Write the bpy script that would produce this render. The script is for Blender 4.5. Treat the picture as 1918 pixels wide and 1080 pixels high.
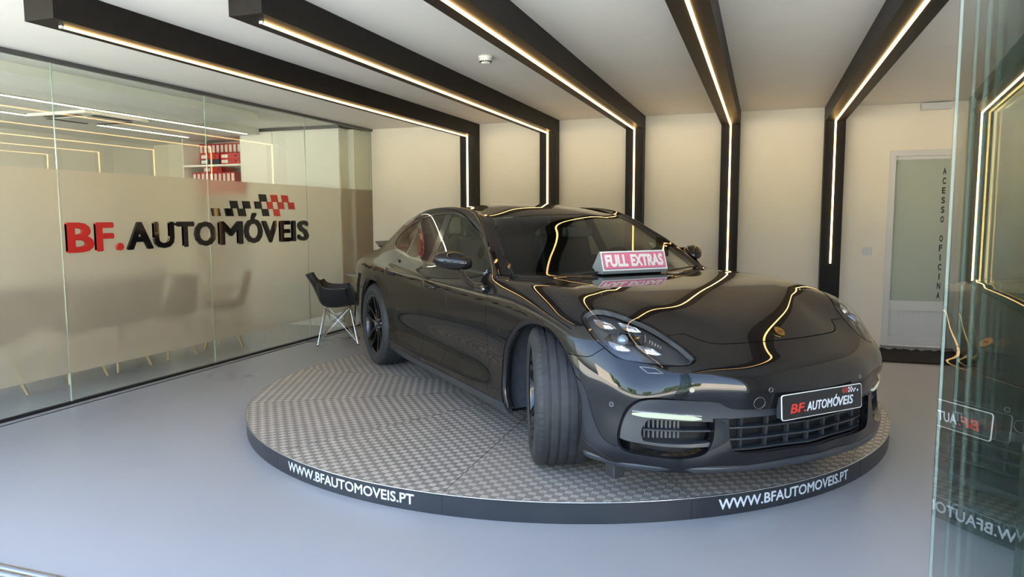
import bpy, bmesh, math, random
import numpy as np
from mathutils import Vector, Matrix, Euler
random.seed(7)
SC = bpy.context.scene
for _o in list(bpy.data.objects): bpy.data.objects.remove(_o)
COL = SC.collection
# ------------------------------------------------------------------ camera
F_PX, YAW, PITCH, ROLL = 1351.28, -0.33343, 0.09832, -0.00326
cam = bpy.data.cameras.new('camera'); cam_o = bpy.data.objects.new('camera', cam); COL.objects.link(cam_o)
cam.sensor_width = 36.0; cam.sensor_fit = 'HORIZONTAL'; cam.lens = F_PX * 36.0 / 1918.0
cam.clip_start = 0.05; cam.clip_end = 300
_f = Vector((math.sin(YAW)*math.cos(PITCH), math.cos(YAW)*math.cos(PITCH), -math.sin(PITCH)))
_r = Vector((math.cos(YAW), -math.sin(YAW), 0)); _u = _r.cross(_f)
_r2 = _r*math.cos(ROLL) + _u*math.sin(ROLL); _u2 = -_r*math.sin(ROLL) + _u*math.cos(ROLL)
_m = Matrix((_r2, _u2, -_f)).transposed().to_4x4(); _m.translation = (0, 0, 1.40)
cam_o.matrix_world = _m; SC.camera = cam_o
# ------------------------------------------------------------------ view, sky, exposure
SC.view_settings.view_transform = 'Standard'; SC.view_settings.look = 'None'
SC.view_settings.exposure = 1.75; SC.view_settings.gamma = 1.0; SC.view_settings.use_curve_mapping = False
W = bpy.data.worlds.new('world'); SC.world = W; W.use_nodes = True
_n = W.node_tree.nodes; _l = W.node_tree.links; _n.clear()
_bg = _n.new('ShaderNodeBackground'); _wo = _n.new('ShaderNodeOutputWorld')
_sky = _n.new('ShaderNodeTexSky'); _sky.sky_type = 'NISHITA'; _sky.sun_disc = False
_sky.sun_elevation = math.radians(48); _sky.sun_rotation = math.radians(20); _sky.air_density = 1.0; _sky.dust_density = 3.5; _sky.ozone_density = .6
_bg.inputs['Strength'].default_value = 0.50
_l.new(_sky.outputs[0], _bg.inputs['Color']); _l.new(_bg.outputs[0], _wo.inputs[0])
_s = bpy.data.lights.new('sun', 'SUN'); _s.energy = 20; _s.angle = .01; _s.color = (1, .95, .87)
_so = bpy.data.objects.new('sun', _s); COL.objects.link(_so); _so.rotation_euler = (math.radians(-43), 0, math.radians(18))   # sun stands behind the building
SC.cycles.max_bounces = 9; SC.cycles.diffuse_bounces = 4; SC.cycles.glossy_bounces = 5
SC.cycles.transmission_bounces = 8; SC.cycles.transparent_max_bounces = 24
SC.cycles.caustics_reflective = False; SC.cycles.caustics_refractive = False
SC.cycles.sample_clamp_indirect = 6.0
# ------------------------------------------------------------------ helpers
def mat(name, col=(.8,.8,.8), rough=.5, metal=0.0, coat=0.0, coat_rough=.03, ior=1.5, emit=None, estr=0, spec=.5):
    m = bpy.data.materials.new(name); m.use_nodes = True
    b = m.node_tree.nodes['Principled BSDF']
    b.inputs['Base Color'].default_value = (*col, 1); b.inputs['Roughness'].default_value = rough
    b.inputs['Metallic'].default_value = metal; b.inputs['IOR'].default_value = ior
    b.inputs['Coat Weight'].default_value = coat; b.inputs['Coat Roughness'].default_value = coat_rough
    b.inputs['Specular IOR Level'].default_value = spec
    if emit: b.inputs['Emission Color'].default_value = (*emit, 1); b.inputs['Emission Strength'].default_value = estr
    return m
def noise_mat(name, c1, c2, scale, rough=.5, rough2=None, bump=0, detail=4, **k):
    m = mat(name, c1, rough, **k); nt = m.node_tree; b = nt.nodes['Principled BSDF']
    tc = nt.nodes.new('ShaderNodeTexCoord'); n = nt.nodes.new('ShaderNodeTexNoise')
    n.inputs['Scale'].default_value = scale; n.inputs['Detail'].default_value = detail
    nt.links.new(tc.outputs['Object'], n.inputs['Vector'])
    r = nt.nodes.new('ShaderNodeValToRGB'); r.color_ramp.elements[0].position = .35; r.color_ramp.elements[1].position = .65
    r.color_ramp.elements[0].color = (*c1, 1); r.color_ramp.elements[1].color = (*c2, 1)
    nt.links.new(n.outputs['Fac'], r.inputs[0]); nt.links.new(r.outputs[0], b.inputs['Base Color'])
    if rough2 is not None:
        mr = nt.nodes.new('ShaderNodeMapRange'); mr.inputs[3].default_value = rough; mr.inputs[4].default_value = rough2
        nt.links.new(n.outputs['Fac'], mr.inputs[0]); nt.links.new(mr.outputs[0], b.inputs['Roughness'])
    if bump:
        bp = nt.nodes.new('ShaderNodeBump'); bp.inputs['Strength'].default_value = bump; bp.inputs['Distance'].default_value = .002
        nt.links.new(n.outputs['Fac'], bp.inputs['Height']); nt.links.new(bp.outputs[0], b.inputs['Normal'])
    return m
def glass_mat(name, tint, boost=1.0, ior=1.5, base=0.0):
    m = bpy.data.materials.new(name); m.use_nodes = True; nt = m.node_tree; nt.nodes.clear()
    o = nt.nodes.new('ShaderNodeOutputMaterial'); mx = nt.nodes.new('ShaderNodeMixShader')
    t = nt.nodes.new('ShaderNodeBsdfTransparent'); t.inputs[0].default_value = (*tint, 1)
    g = nt.nodes.new('ShaderNodeBsdfGlossy'); g.inputs['Roughness'].default_value = 0.0
    lw = nt.nodes.new('ShaderNodeLayerWeight'); lw.inputs[0].default_value = .5
    pw = nt.nodes.new('ShaderNodeMath'); pw.operation = 'POWER'; pw.inputs[1].default_value = 5.0; nt.links.new(lw.outputs['Facing'], pw.inputs[0])
    fr = nt.nodes.new('ShaderNodeMath'); fr.operation = 'MULTIPLY_ADD'; r0 = ((ior-1)/(ior+1))**2; fr.inputs[1].default_value = 1-r0; fr.inputs[2].default_value = r0
    nt.links.new(pw.outputs[0], fr.inputs[0])
    mu = nt.nodes.new('ShaderNodeMath'); mu.operation = 'MULTIPLY_ADD'; mu.inputs[1].default_value = boost; mu.inputs[2].default_value = base; mu.use_clamp = True
    ge = nt.nodes.new('ShaderNodeNewGeometry'); mb_ = nt.nodes.new('ShaderNodeMath'); mb_.operation = 'SUBTRACT'; mb_.inputs[0].default_value = 1.0; nt.links.new(ge.outputs['Backfacing'], mb_.inputs[1])
    mm = nt.nodes.new('ShaderNodeMath'); mm.operation = 'MULTIPLY'; nt.links.new(fr.outputs[0], mu.inputs[0]); nt.links.new(mu.outputs[0], mm.inputs[0]); nt.links.new(mb_.outputs[0], mm.inputs[1])
    nt.links.new(mm.outputs[0], mx.inputs[0])
    nt.links.new(t.outputs[0], mx.inputs[1]); nt.links.new(g.outputs[0], mx.inputs[2]); nt.links.new(mx.outputs[0], o.inputs[0])
    return m
def emit_mat(name, col, s):
    m = bpy.data.materials.new(name); m.use_nodes = True; nt = m.node_tree; nt.nodes.clear()
    o = nt.nodes.new('ShaderNodeOutputMaterial'); e = nt.nodes.new('ShaderNodeEmission')
    e.inputs[0].default_value = (*col, 1); e.inputs[1].default_value = s; nt.links.new(e.outputs[0], o.inputs[0]); return m
class MB:
    """collects shapes into one mesh"""
    def __init__(s): s.v = []; s.f = []; s.sm = []
    def add(s, vs, fs, smooth=False):
        b = len(s.v); s.v += [tuple(v) for v in vs]; s.f += [tuple(b+i for i in f) for f in fs]; s.sm += [smooth]*len(fs); return s
    def box(s, x0, x1, y0, y1, z0, z1, M=None):
        vs = [Vector((x, y, z)) for z in (z0, z1) for y in (y0, y1) for x in (x0, x1)]
        if M is not None: vs = [M @ v for v in vs]
        return s.add(vs, [(0,2,3,1),(4,5,7,6),(0,1,5,4),(2,6,7,3),(0,4,6,2),(1,3,7,5)])
    def bbox(s, x0, x1, y0, y1, z0, z1, r=.01, M=None, seg=2):
        bm = bmesh.new(); bmesh.ops.create_cube(bm, size=1)
        for v in bm.verts: v.co = Vector(((x0+x1)/2+v.co.x*(x1-x0), (y0+y1)/2+v.co.y*(y1-y0), (z0+z1)/2+v.co.z*(z1-z0)))
        bmesh.ops.bevel(bm, geom=bm.edges[:], offset=r, segments=seg, affect='EDGES', profile=.5)
        if M is not None: bm.transform(M)
        bm.verts.ensure_lookup_table(); vs = [v.co.copy() for v in bm.verts]; fs = [[v.index for v in f.verts] for f in bm.faces]
        bm.free(); return s.add(vs, fs)
    def tube(s, pts, r, n=10, cap=True, smooth=True):
        pts = [Vector(p) for p in pts]; rs = r if hasattr(r, '__len__') else [r]*len(pts)
        rings = []; up = None
        for i, p in enumerate(pts):
            d = (pts[min(i+1, len(pts)-1)]-pts[max(i-1, 0)]).normalized()
            if up is None: up = d.orthogonal().normalized()
            up = (up - d*up.dot(d)); up = up.normalized() if up.length > 1e-6 else d.orthogonal().normalized()
            sd = d.cross(up)
            rings.append([p + (up*math.cos(a)+sd*math.sin(a))*rs[i] for a in [2*math.pi*k/n for k in range(n)]])
        vs = [v for rg in rings for v in rg]; fs = []
        for i in range(len(rings)-1):
            for k in range(n): fs.append((i*n+k, i*n+(k+1)%n, (i+1)*n+(k+1)%n, (i+1)*n+k))
        s.add(vs, fs, smooth)
        if cap:
            s.add(rings[0], [tuple(range(n))[::-1]]); s.add(rings[-1], [tuple(range(n))])
        return s
    def lathe(s, prof, n=64, M=None, axis='y', smooth=True, closed=False, a0=0, a1=2*math.pi):
        full = abs(a1-a0-2*math.pi) < 1e-6; vs = []; fs = []; m = n if full else n+1
        for k in range(m):
            a = a0+(a1-a0)*k/n; c, q = math.cos(a), math.sin(a)
            for (h, r) in prof:
                v = Vector((r*c, h, r*q)) if axis == 'y' else Vector((r*c, r*q, h))
                vs.append(M @ v if M is not None else v)
        P = len(prof); L = P if closed else P-1
        for k in range(n):
            for i in range(L):
                a, b = k*P+i, k*P+(i+1) % P; c, d = ((k+1) % m)*P+(i+1) % P, ((k+1) % m)*P+i
                fs.append((a, b, c, d) if axis == 'z' else (a, d, c, b))
        return s.add(vs, fs, smooth)
    def prism(s, poly, h, M=None, z0=0):
        n = len(poly); vs = [Vector((x, y, z0)) for x, y in poly]+[Vector((x, y, z0+h)) for x, y in poly]
        if M is not None: vs = [M @ v for v in vs]
        return s.add(vs, [tuple(range(n))[::-1], tuple(range(n, 2*n))]+[(i, (i+1) % n, n+(i+1) % n, n+i) for i in range(n)])
    def grid(s, G, smooth=True, flip=False):
        R, C = len(G), len(G[0]); vs = [v for r in G for v in r]
        fs = [(i*C+j, i*C+j+1, (i+1)*C+j+1, (i+1)*C+j) for i in range(R-1) for j in range(C-1)]
        if flip: fs = [f[::-1] for f in fs]
        return s.add(vs, fs, smooth)
    def xform(s, M): s.v = [tuple(M @ Vector(v)) for v in s.v]; return s
    def build(s, name, m, parent=None):
        me = bpy.data.meshes.new(name); me.from_pydata(s.v, [], s.f); me.update()
        me.polygons.foreach_set('use_smooth', s.sm)
        if m: me.materials.append(m)
        o = bpy.data.objects.new(name, me); COL.objects.link(o)
        if parent: o.parent = parent
        return o
def empty(name, loc=(0,0,0), rz=0, label=None, cat=None, group=None):
    o = bpy.data.objects.new(name, None); COL.objects.link(o); o.location = loc; o.rotation_euler = (0, 0, rz); o.empty_display_size = .1
    return tag(o, label, cat, group)
def tag(o, label=None, cat=None, group=None, kind=None):
    if label: o['label'] = label
    if cat: o['category'] = cat
    if group: o['group'] = group
    if kind: o['kind'] = kind
    return o
def struct(name, mb, m, label=None):
    o = mb.build(name, m); o['kind'] = 'structure'
    if label: o['label'] = label
    return o
def copy_tree(o, parent=None):
    c = o.copy(); COL.objects.link(c)
    if parent: c.parent = parent
    for ch in list(o.children): copy_tree(ch, c)
    return c
def text_mesh(txt, bold=0.0, extrude=0.0, shear=0.0, res=5):
    """glyph outlines as (verts, faces) with x from 0 and the baseline at y 0"""
    cu = bpy.data.curves.new('t', 'FONT'); cu.body = txt; cu.size = 1; cu.offset = bold; cu.extrude = extrude; cu.shear = shear; cu.resolution_u = res
    ob = bpy.data.objects.new('t', cu); COL.objects.link(ob)
    dg = bpy.context.evaluated_depsgraph_get(); me = bpy.data.meshes.new_from_object(ob.evaluated_get(dg))
    vs = np.array([v.co[:] for v in me.vertices]); fs = [tuple(p.vertices) for p in me.polygons]
    bpy.data.objects.remove(ob); bpy.data.meshes.remove(me); bpy.data.curves.remove(cu)
    return vs, fs
def fit_text(mb, txt, x0, x1, y0, y1, put, bold=.02, extrude=0, shear=0, cap=None):
    """fit a text into a rectangle; put(x, y, z) -> 3D point"""
    vs, fs = text_mesh(txt, 0, 1.0 if extrude else 0, shear, 3)
    sh = [(bold*math.cos(a), bold*math.sin(a)) for a in [2*math.pi*(k+.5)/8 for k in range(8)]] if bold else [(0, 0)]
    xa, xb, ylo, yhi = vs[:,0].min()-bold, vs[:,0].max()+bold, vs[:,1].min()-bold, vs[:,1].max()+bold
    for k, (dx, dy) in enumerate(sh):
        mb.add([put(x0+(v[0]+dx-xa)/(xb-xa)*(x1-x0), y0+(v[1]+dy-ylo)/(yhi-ylo)*(y1-y0), ((v[2]+1)/2*extrude if extrude else 0)+.00025*k) for v in vs], fs)
# ------------------------------------------------------------------ shared materials
M_white = noise_mat('white_paint', (.78,.76,.71), (.80,.78,.73), 3, rough=.75)
M_ceil = noise_mat('ceiling_paint', (.80,.79,.755), (.82,.81,.775), 2, rough=.8)
M_cream = noise_mat('cream_wall_paint', (.78,.71,.585), (.80,.73,.605), 2.5, rough=.7)
M_beam = noise_mat('anthracite_lacquer', (.010,.009,.008), (.013,.012,.011), 12, rough=.42, rough2=.5, spec=.12)
M_led = emit_mat('warm_led_light', (1.0,.60,.22), 4.6)
M_led_cool = emit_mat('neutral_led_light', (1.0,.80,.58), 8.0)
M_pvc = mat('white_pvc', (.62,.61,.59), .35)
M_black = mat('black_plastic', (.012,.012,.013), .38)
M_chrome = mat('chrome', (.75,.75,.76), .12, metal=1)
M_steel = mat('brushed_steel', (.45,.45,.45), .32, metal=1)
M_alu_d = mat('dark_aluminium', (.12,.12,.125), .38, metal=.7)
# ------------------------------------------------------------------ room shell (y runs into the showroom, x to the right)
XL, XG, XR, YF, YB, ZC = -8.6, -4.928, 2.35, 1.96, 8.556, 2.561
M_floor = noise_mat('blue_grey_resin_floor', (.365,.36,.362), (.378,.373,.375), .8, rough=.26, rough2=.30, detail=3)
struct('floor', MB().box(XL-.3, XR+.3, YF-.05, YB+.3, -.2, 0), M_floor, 'glossy blue-grey resin floor')
struct('ceiling', MB().box(XL-.3, XR+.3, YF, YB+.3, ZC, ZC+.25), M_ceil, 'white painted showroom ceiling')
DX0, DX1, DZ = 1.243, 1.905, 2.083
w = MB(); w.box(XL-.3, DX0, YB, YB+.25, 0, ZC); w.box(DX1, XR+.3, YB, YB+.25, 0, ZC); w.box(DX0, DX1, YB, YB+.25, DZ, ZC)
struct('wall_back', w, M_cream, 'cream back wall behind the light columns')
struct('wall_right', MB().box(XR, XR+.2, YF, YB, 0, ZC), M_white)
struct('wall_left', MB().box(XL-.2, XL, YF, YB, 0, ZC), M_white)
w = MB(); w.box(XL-.3, XR+.3, YF-.22, YF, 2.62, 3.4)
struct('wall_front', w, M_white)
struct('wall_front_right', MB().box(1.5, XR+.3, YF-.1, YF, 0, 2.62), M_white)
# outside
M_pave = noise_mat('grey_pavement', (.43,.43,.375), (.49,.49,.43), 3, rough=.85)
struct('ground', MB().box(-45, 45, -45, YF-.11, -.22, -.02), M_pave, 'pavement outside the showroom front')
# threshold track across the opening
t = empty('door_track', (0,0,0), 0, 'white metal sliding door track set in the floor along the open shop front', 'track')
MB().box(-4.9, .75, 1.86, 1.975, -.02, .006).build('track_base', M_pvc, t)
for y in (1.885, 1.925, 1.962): MB().box(-4.9, .75, y-.006, y+.006, .006, .014).build('rail', M_steel, t)
# back door (door_1) with its frosted pane and vinyl letters
M_frost_door = mat('frosted_door_glass', (.38,.42,.34), .25, coat=.6, coat_rough=.05)
d = MB()
yb = YB-.008
for x0, x1, z0, z1 in ((DX0, DX0+.06, 0, DZ), (DX1-.05, DX1, 0, DZ), (DX0+.06, DX1-.05, DZ-.06, DZ)): d.box(x0, x1, YB-.012, YB+.08, z0, z1)
door = d.build('door_1', M_pvc); tag(door, 'white framed back door with a tall frosted pane', kind='structure')
yl = YB+.012
lf = MB()
gx0, gx1 = 1.345, 1.856-.04
lf.box(DX0+.062, gx0-.04, yl, yl+.05, .025, 2.02); lf.box(gx1+.01, DX1-.052, yl, yl+.05, .025, 2.02)
lf.box(gx0-.04, gx1+.01, yl, yl+.05, 1.985, 2.02); lf.box(gx0-.04, gx1+.01, yl, yl+.05, .40, .505); lf.box(gx0-.04, gx1+.01, yl, yl+.05, .025, .12)
lf.build('door_leaf', M_pvc, door)
M_ribbed = mat('ribbed_white_panel', (.62,.62,.61), .4)
pn = MB(); n = 40
for k in range(n):
    x = gx0-.04+(gx1-gx0+.05)*k/n; pn.box(x+.0004, x+(gx1-gx0+.05)/n-.0004, yl+.012, yl+.03, .12, .40)
pn.box(gx0-.04, gx1+.01, yl+.018, yl+.03, .12, .40)
pn.build('ribbed_panel', M_ribbed, door)
MB().box(gx0-.04, gx1+.01, yl+.02, yl+.028, .505, 1.985).build('frosted_pane', M_frost_door, door)
tx = MB(); zz = 1.86
for ch in 'ACESSO OFICINA':
    if ch != ' ':
        fit_text(tx, ch, 1.747 if ch != 'I' else 1.758, 1.779 if ch != 'I' else 1.768, zz-.034, zz+.034, lambda x, y, z: Vector((x, yl+.0185-z, y)), bold=.035, extrude=.001)
    zz -= .0992
tx.build('lettering', mat('black_vinyl', (.01,.01,.01), .5), door)
struct('trim_1', MB().box(DX0-.01, DX1+.01, YB-.05, YB+.12, -.002, .02), mat('grey_sill', (.22,.22,.22), .5), 'grey door sill')
# mat in front of the door: rumpled shaggy edge
mt = MB(); nx, ny = 46, 14; G = []
for j in range(ny+1):
    row = []
    for i in range(nx+1):
        x = .86+1.06*i/nx; y = 7.66+.66*j/ny
        e = .035*math.sin(i*.9)+.03*math.sin(i*2.3+1)
        yy = y+(e if j == ny else 0); z = .012+.012*math.sin(i*1.1+j*.3)**2*(j/ny)+(.02 if j in (ny-1,) else 0)*abs(math.sin(i*.7))
        row.append(Vector((x, yy, z)))
    G.append(row)
mt.grid(G)
mt.grid([[Vector((v.x, v.y, .001)) for v in G[0]], G[0]]); mt.grid([G[-1], [Vector((v.x, v.y, .001)) for v in G[-1]]])
mt.grid([[Vector((r[0].x, r[0].y, .001)), r[0]] for r in G], flip=True); mt.grid([[Vector((r[-1].x, r[-1].y, .001)), r[-1]] for r in G])
tag(mt.build('door_mat', noise_mat('black_mat_pile', (.004,.004,.005), (.012,.012,.013), 90, rough=1)), 'black rumpled floor mat in front of the white back door', 'mat')
# light switch
s = empty('light_switch', (1.066, YB, 1.027), 0, 'white double light switch on the back wall beside the door', 'switch')
MB().bbox(-.047, .047, -.01, 0, -.043, .043, .003).build('switch_plate', M_pvc, s)
for x in (-.02, .02): MB().bbox(x-.017, x+.017, -.016, -.0105, -.032, .032, .003).build('rocker', M_pvc, s)
# emergency luminaire over the door
s = empty('emergency_light', (1.64, YB, 2.50), 0, 'flat white emergency light at the ceiling above the back door', 'light')
MB().bbox(-.14, .14, -.06, -.001, -.02, .052, .008).build('housing', M_pvc, s)
MB().bbox(-.12, .12, -.064, -.0605, -.012, .03, .002).build('diffuser', mat('diffuser_plastic', (.6,.62,.6), .3), s)
# smoke detector
s = empty('smoke_detector', (-1.931, 5.007, ZC), 0, 'round white smoke detector on the ceiling between the light beams', 'smoke detector')
MB().lathe([(-.0005,0),(-.0005,.052),(-.012,.053),(-.02,.05)], 40, axis='z').build('base', mat('ivory_plastic', (.75,.74,.68), .4), s)
MB().lathe([(-.0205,.049),(-.034,.046),(-.046,.034),(-.052,.033),(-.056,.022),(-.057,0)], 40, axis='z').build('cover', bpy.data.materials['ivory_plastic'], s)
sl = MB()
for k in range(16):
    a = 2*math.pi*k/16; sl.box(-.0055, .0055, -.004, .004, -.004, .004, Matrix.Translation((.0405*math.cos(a), .0405*math.sin(a), -.041)) @ Matrix.Rotation(a+math.pi/2, 4, 'Z'))
sl.build('vent_slots', M_black, s)
# ------------------------------------------------------------------ five light portals (beam on the ceiling + column on the wall)
XS = [-3.486, -2.451, -1.417, -.361, .694]; BW = .099; ZB, YC = 2.401, 8.391
YS = [2.774, 3.054, 3.33, 3.61, 3.89]; LEDEND = [.25, .25, .25, .25, .90]
NM = ['leftmost of the five black portal lights, its beam nearest the glass partition', 'second black portal light from the glass partition, its beam left of the smoke detector',
      'middle black portal light, its beam passing right of the smoke detector', 'fourth black portal light, its column rising behind the car bonnet',
      'rightmost black portal light, its column beside the light switch with a short light strip']
for i, x in enumerate(XS):
    p = empty('portal_light', (x, YC, 0), 0, NM[i], 'light', 'black portal lights across ceiling and wall')
    ys = YS[i] if i < 2 else 2.1
    MB().box(-BW, BW, ys-YC, YB-.001-YC, ZB, ZC-.001).build('beam', M_beam, p)
    MB().box(-BW, BW, 0, YB-.001-YC, .001, ZB-.0005).build('column', M_beam, p)
    g = MB().box(-.008, .008, ys+.132-YC, -.012, ZB-.010, ZB-.0005); g.build('beam_light_strip', M_led, p)
    MB().box(-.008, .008, -.012, -.0005, LEDEND[i], ZB-.0005).build('column_light_strip', M_led, p)
    MB().box(-.010, .010, ys+.116-YC, ys+.131-YC, ZB-.013, ZB-.0005).build('end_cap', M_pvc, p)
# ------------------------------------------------------------------ glass partition on the left
M_glass = glass_mat('partition_glass', (.93,.955,.92), 1.9, 1.5)
M_gedge = mat('green_glass_edge', (.25,.33,.28), .1)
def film_mat():
    m = bpy.data.materials.new('frosted_film'); m.use_nodes = True; nt = m.node_tree; b = nt.nodes['Principled BSDF']; o = nt.nodes['Material Output']
    b.inputs['Base Color'].default_value = (.46,.39,.29,1); b.inputs['Roughness'].default_value = .28
    tr = nt.nodes.new('ShaderNodeBsdfTranslucent'); tr.inputs[0].default_value = (.80,.71,.54,1)
    rf = nt.nodes.new('ShaderNodeBsdfRefraction'); rf.inputs['Roughness'].default_value = .60; rf.inputs['IOR'].default_value = 1.03; rf.inputs[0].default_value = (.9,.88,.8,1)
    m1 = nt.nodes.new('ShaderNodeMixShader'); m1.inputs[0].default_value = .85
    m2 = nt.nodes.new('ShaderNodeMixShader'); m2.inputs[0].default_value = .58
    nt.links.new(tr.outputs[0], m1.inputs[1]); nt.links.new(rf.outputs[0], m1.inputs[2])
    nt.links.new(b.outputs[0], m2.inputs[1]); nt.links.new(m1.outputs[0], m2.inputs[2]); nt.links.new(m2.outputs[0], o.inputs[0])
    return m
M_film = film_mat()
gys = [YF+.02, 3.991, 5.526, 7.078, YB-.002]
ZG = 2.531
gpt = empty('glass_partition', (XG, 5.25, 0), 0, 'frameless glass office partition on the left with a frosted band and four panes', 'glass partition')
for i in range(4):
    a, b = gys[i]+.0025-5.25, gys[i+1]-.0025-5.25
    gp = MB(); gp.add([(0,a,.02),(0,b,.02),(0,b,ZG),(0,a,ZG)], [(0,1,2,3)]); gp.add([(-.010,a,.02),(-.010,b,.02),(-.010,b,ZG),(-.010,a,ZG)], [(3,2,1,0)])
    g = gp.build('pane', M_glass, gpt)
    for yy in (a, b): MB().add([(0,yy,.02),(-.010,yy,.02),(-.010,yy,ZG),(0,yy,ZG)], [(0,1,2,3)]).build('pane_edge', M_gedge, g)
    MB().add([(.0008,a,.235),(.0008,b,.235),(.0008,b,1.762),(.0008,a,1.762)], [(0,1,2,3)]).build('frosted_film', M_film, g)
struct('trim_2', MB().box(XG-.022, XG+.022, YF+.02, YB-.001, ZG, ZC-.0005), M_alu_d, 'dark aluminium head rail of the glass partition')
struct('trim_3', MB().box(XG-.016, XG+.016, YF+.02, YB-.001, .0005, .0195), mat('black_channel', (.008,.008,.008), .4), 'black floor channel of the glass partition')
struct('trim_4', MB().box(XG+.085, XG+.10, YF+.02, YB-.001, -.001, .004), mat('grey_joint', (.06,.06,.06), .6), 'dark floor joint beside the glass partition')
# logo sign on the glass
sg = empty('logo_sign', (XG+.002, 5.54, 1.26), 0, 'raised red and black BF.AUTOMÓVEIS sign with chequered tiles on the frosted glass partition', 'sign')
M_red = mat('red_acrylic', (.42,.022,.018), .22); M_blk = mat('gloss_black_acrylic', (.006,.005,.006), .06)
LT = [('B',4.013,4.245,1),('F',4.262,4.43,1),('.',4.45,4.52,1),('A',4.559,4.822,0),('U',4.832,5.06,0),('T',5.083,5.30,0),('O',5.308,5.58,0),('M',5.619,5.955,0),('Ó',5.984,6.258,0),('V',6.258,6.515,0),('E',6.545,6.728,0),('I',6.758,6.822,0),('S',6.867,7.066,0)]
for ch, a, b, red in LT:
    mb = MB()
    if ch == '.': z0, z1 = 1.143, 1.205
    elif ch == 'Ó': z0, z1 = 1.145, 1.455
    else: z0, z1 = 1.143, 1.372
    fit_text(mb, ch, a-5.54, b-5.54, z0-1.26, z1-1.26, lambda x, y, z: Vector((.0008+z, x, y)), bold=.03, extrude=.022)
    mb.build('letter', M_red if red else M_blk, sg)
TL = [(1,[(6.23,6.352,0),(6.42,6.536,1),(6.602,6.717,1)]),(2,[(5.795,5.91,0),(5.975,6.092,0),(6.156,6.269,0),(6.354,6.45,1),(6.531,6.639,1),(6.712,6.824,1)]),(3,[(5.538,5.657,0),(5.719,5.836,0),(5.902,6.019,0),(6.269,6.381,0),(6.457,6.563,1)])]
for r, row in TL:
    zt = 1.645-.075*(r-1)
    for a, b, red in row:
        a2 = a-5.54; b2 = b-5.54; wd = (b2-a2)-.018
        MB().prism([(a2, zt-1.26), (a2+wd, zt-1.26), (a2+wd+.018, zt-.075-1.26), (a2+.018, zt-.075-1.26)], .018, Matrix(((0,0,1,.0008),(1,0,0,0),(0,1,0,0),(0,0,0,1)))).build('chequer_tile', M_red if red else M_blk, sg)
# ------------------------------------------------------------------ office behind the glass
ZD = 2.48
struct('ceiling_office', MB().box(XL, -5.32, YF, 6.78, ZD, ZC-.001), M_ceil, 'dropped white office ceiling')
struct('ceiling_office_rear', MB().box(XL, -6.25, 6.782, YB-.001, ZD, ZC-.001), M_ceil)
for k, (x, y1, lb) in enumerate(((-6.256, 7.74, 'nearer warm white light strip on the office ceiling behind the glass'), (-7.24, 7.79, 'farther warm white light strip on the office ceiling behind the glass'))):
    l = empty('linear_light', (x, y1, ZD), 0, lb, 'light', 'light strips on the office ceiling')
    MB().box(-.02, .02, 2.2-y1, 0, -.012, -.0005).build('profile', M_pvc, l)
    MB().box(-.014, .014, 2.21-y1, -.01, -.016, -.0125).build('light_strip', M_led_cool, l)
a = empty('air_conditioner', (-6.78, 5.90, ZD), 0, 'square white ceiling cassette air conditioner in the office', 'air conditioner')
MB().bbox(-.40, .40, -.40, .40, -.035, -.001, .012).build('fascia', M_white, a)
MB().bbox(-.22, .22, -.22, .22, -.042, -.0355, .004).build('intake_grille', M_pvc, a)
for k in range(4):
    MB().box(-.23, .23, -.345, -.285, -.04, -.0355, Matrix.Rotation(k*math.pi/2, 4, 'Z')).build('air_outlet', M_black, a)
SXc = -7.035; SF = 7.97
sh = empty('shelf_unit', (SXc, SF, 0), 0, 'tall white open shelf unit full of red binders in the office', 'shelf')
fr = MB()
for x in (-.485, .473): fr.box(x, x+.012, 0, .58, .001, ZD-.002)
fr.build('side_panel', M_white, sh)
MB().box(-.472, .472, .57, .58, .001, ZD-.002).build('back_panel', M_white, sh)
for z in (.05, .55, 1.05, 1.40, 1.715, 2.12): MB().box(-.472, .472, 0, .569, z-.024, z).build('shelf_board', M_white, sh)
cu = empty('cupboard', (-5.80, SF, 0), 0, 'plain white full height cupboard right of the red binders', 'cupboard')
MB().box(-.749, .75, .021, .58, .001, ZC-.04).build('carcass', M_white, cu)
for k in range(3): MB().bbox(-.748+.4995*k, -.748+.4995*k+.4955, 0, .02, .06, ZC-.05, .002).build('door', M_white, cu)
MB().box(-.749, .75, -.004, .58, ZC-.039, ZC-.001).build('top_rail', M_alu_d, cu)
MB().box(.751, .84, .20, .58, .001, ZC-.04).build('added_filler', M_white, cu)  # added white panel, there to brighten the film in front of it
M_bred = mat('red_binder_card', (.50,.025,.03), .5); M_bblue = mat('navy_binder_card', (.02,.025,.06), .5); M_lab = mat('paper_label', (.72,.70,.64), .7)
proto = None
def put_binder(x, y, z, up, label, blue=False):
    global proto
    if proto is None:
        o = empty('ring_binder'); MB().bbox(-.034, .034, -.13, .13, 0, .31, .004).build('case', M_bred, o)
        MB().box(-.021, .021, -.1312, -.1302, .19, .29).build('spine_label', M_lab, o)
        MB().lathe([(0,0),(0,.012),(.0008,.012),(.0008,0)], 20, M=Matrix.Translation((0,-.1312,.06))).build('finger_hole', M_black, o); proto = o
    else: o = copy_tree(proto)
    if blue:
        for c in o.children:
            if c.name.startswith('case'): c.data = c.data.copy(); c.data.materials[0] = M_bblue
    o.location = (x, y, z); o.rotation_euler = (0, 0, 0) if up else (0, -math.pi/2, 0)
    tag(o, label, 'binder', 'ring binders on the office shelves')
ordn = ['first','second','third','fourth','fifth','sixth','seventh','eighth','ninth','tenth']
for k in range(10): put_binder(-7.47+.0715*k+.0, 8.40, 2.1205, True, 'red binder standing on the upper shelf, %s from the left' % ordn[k])
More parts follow.
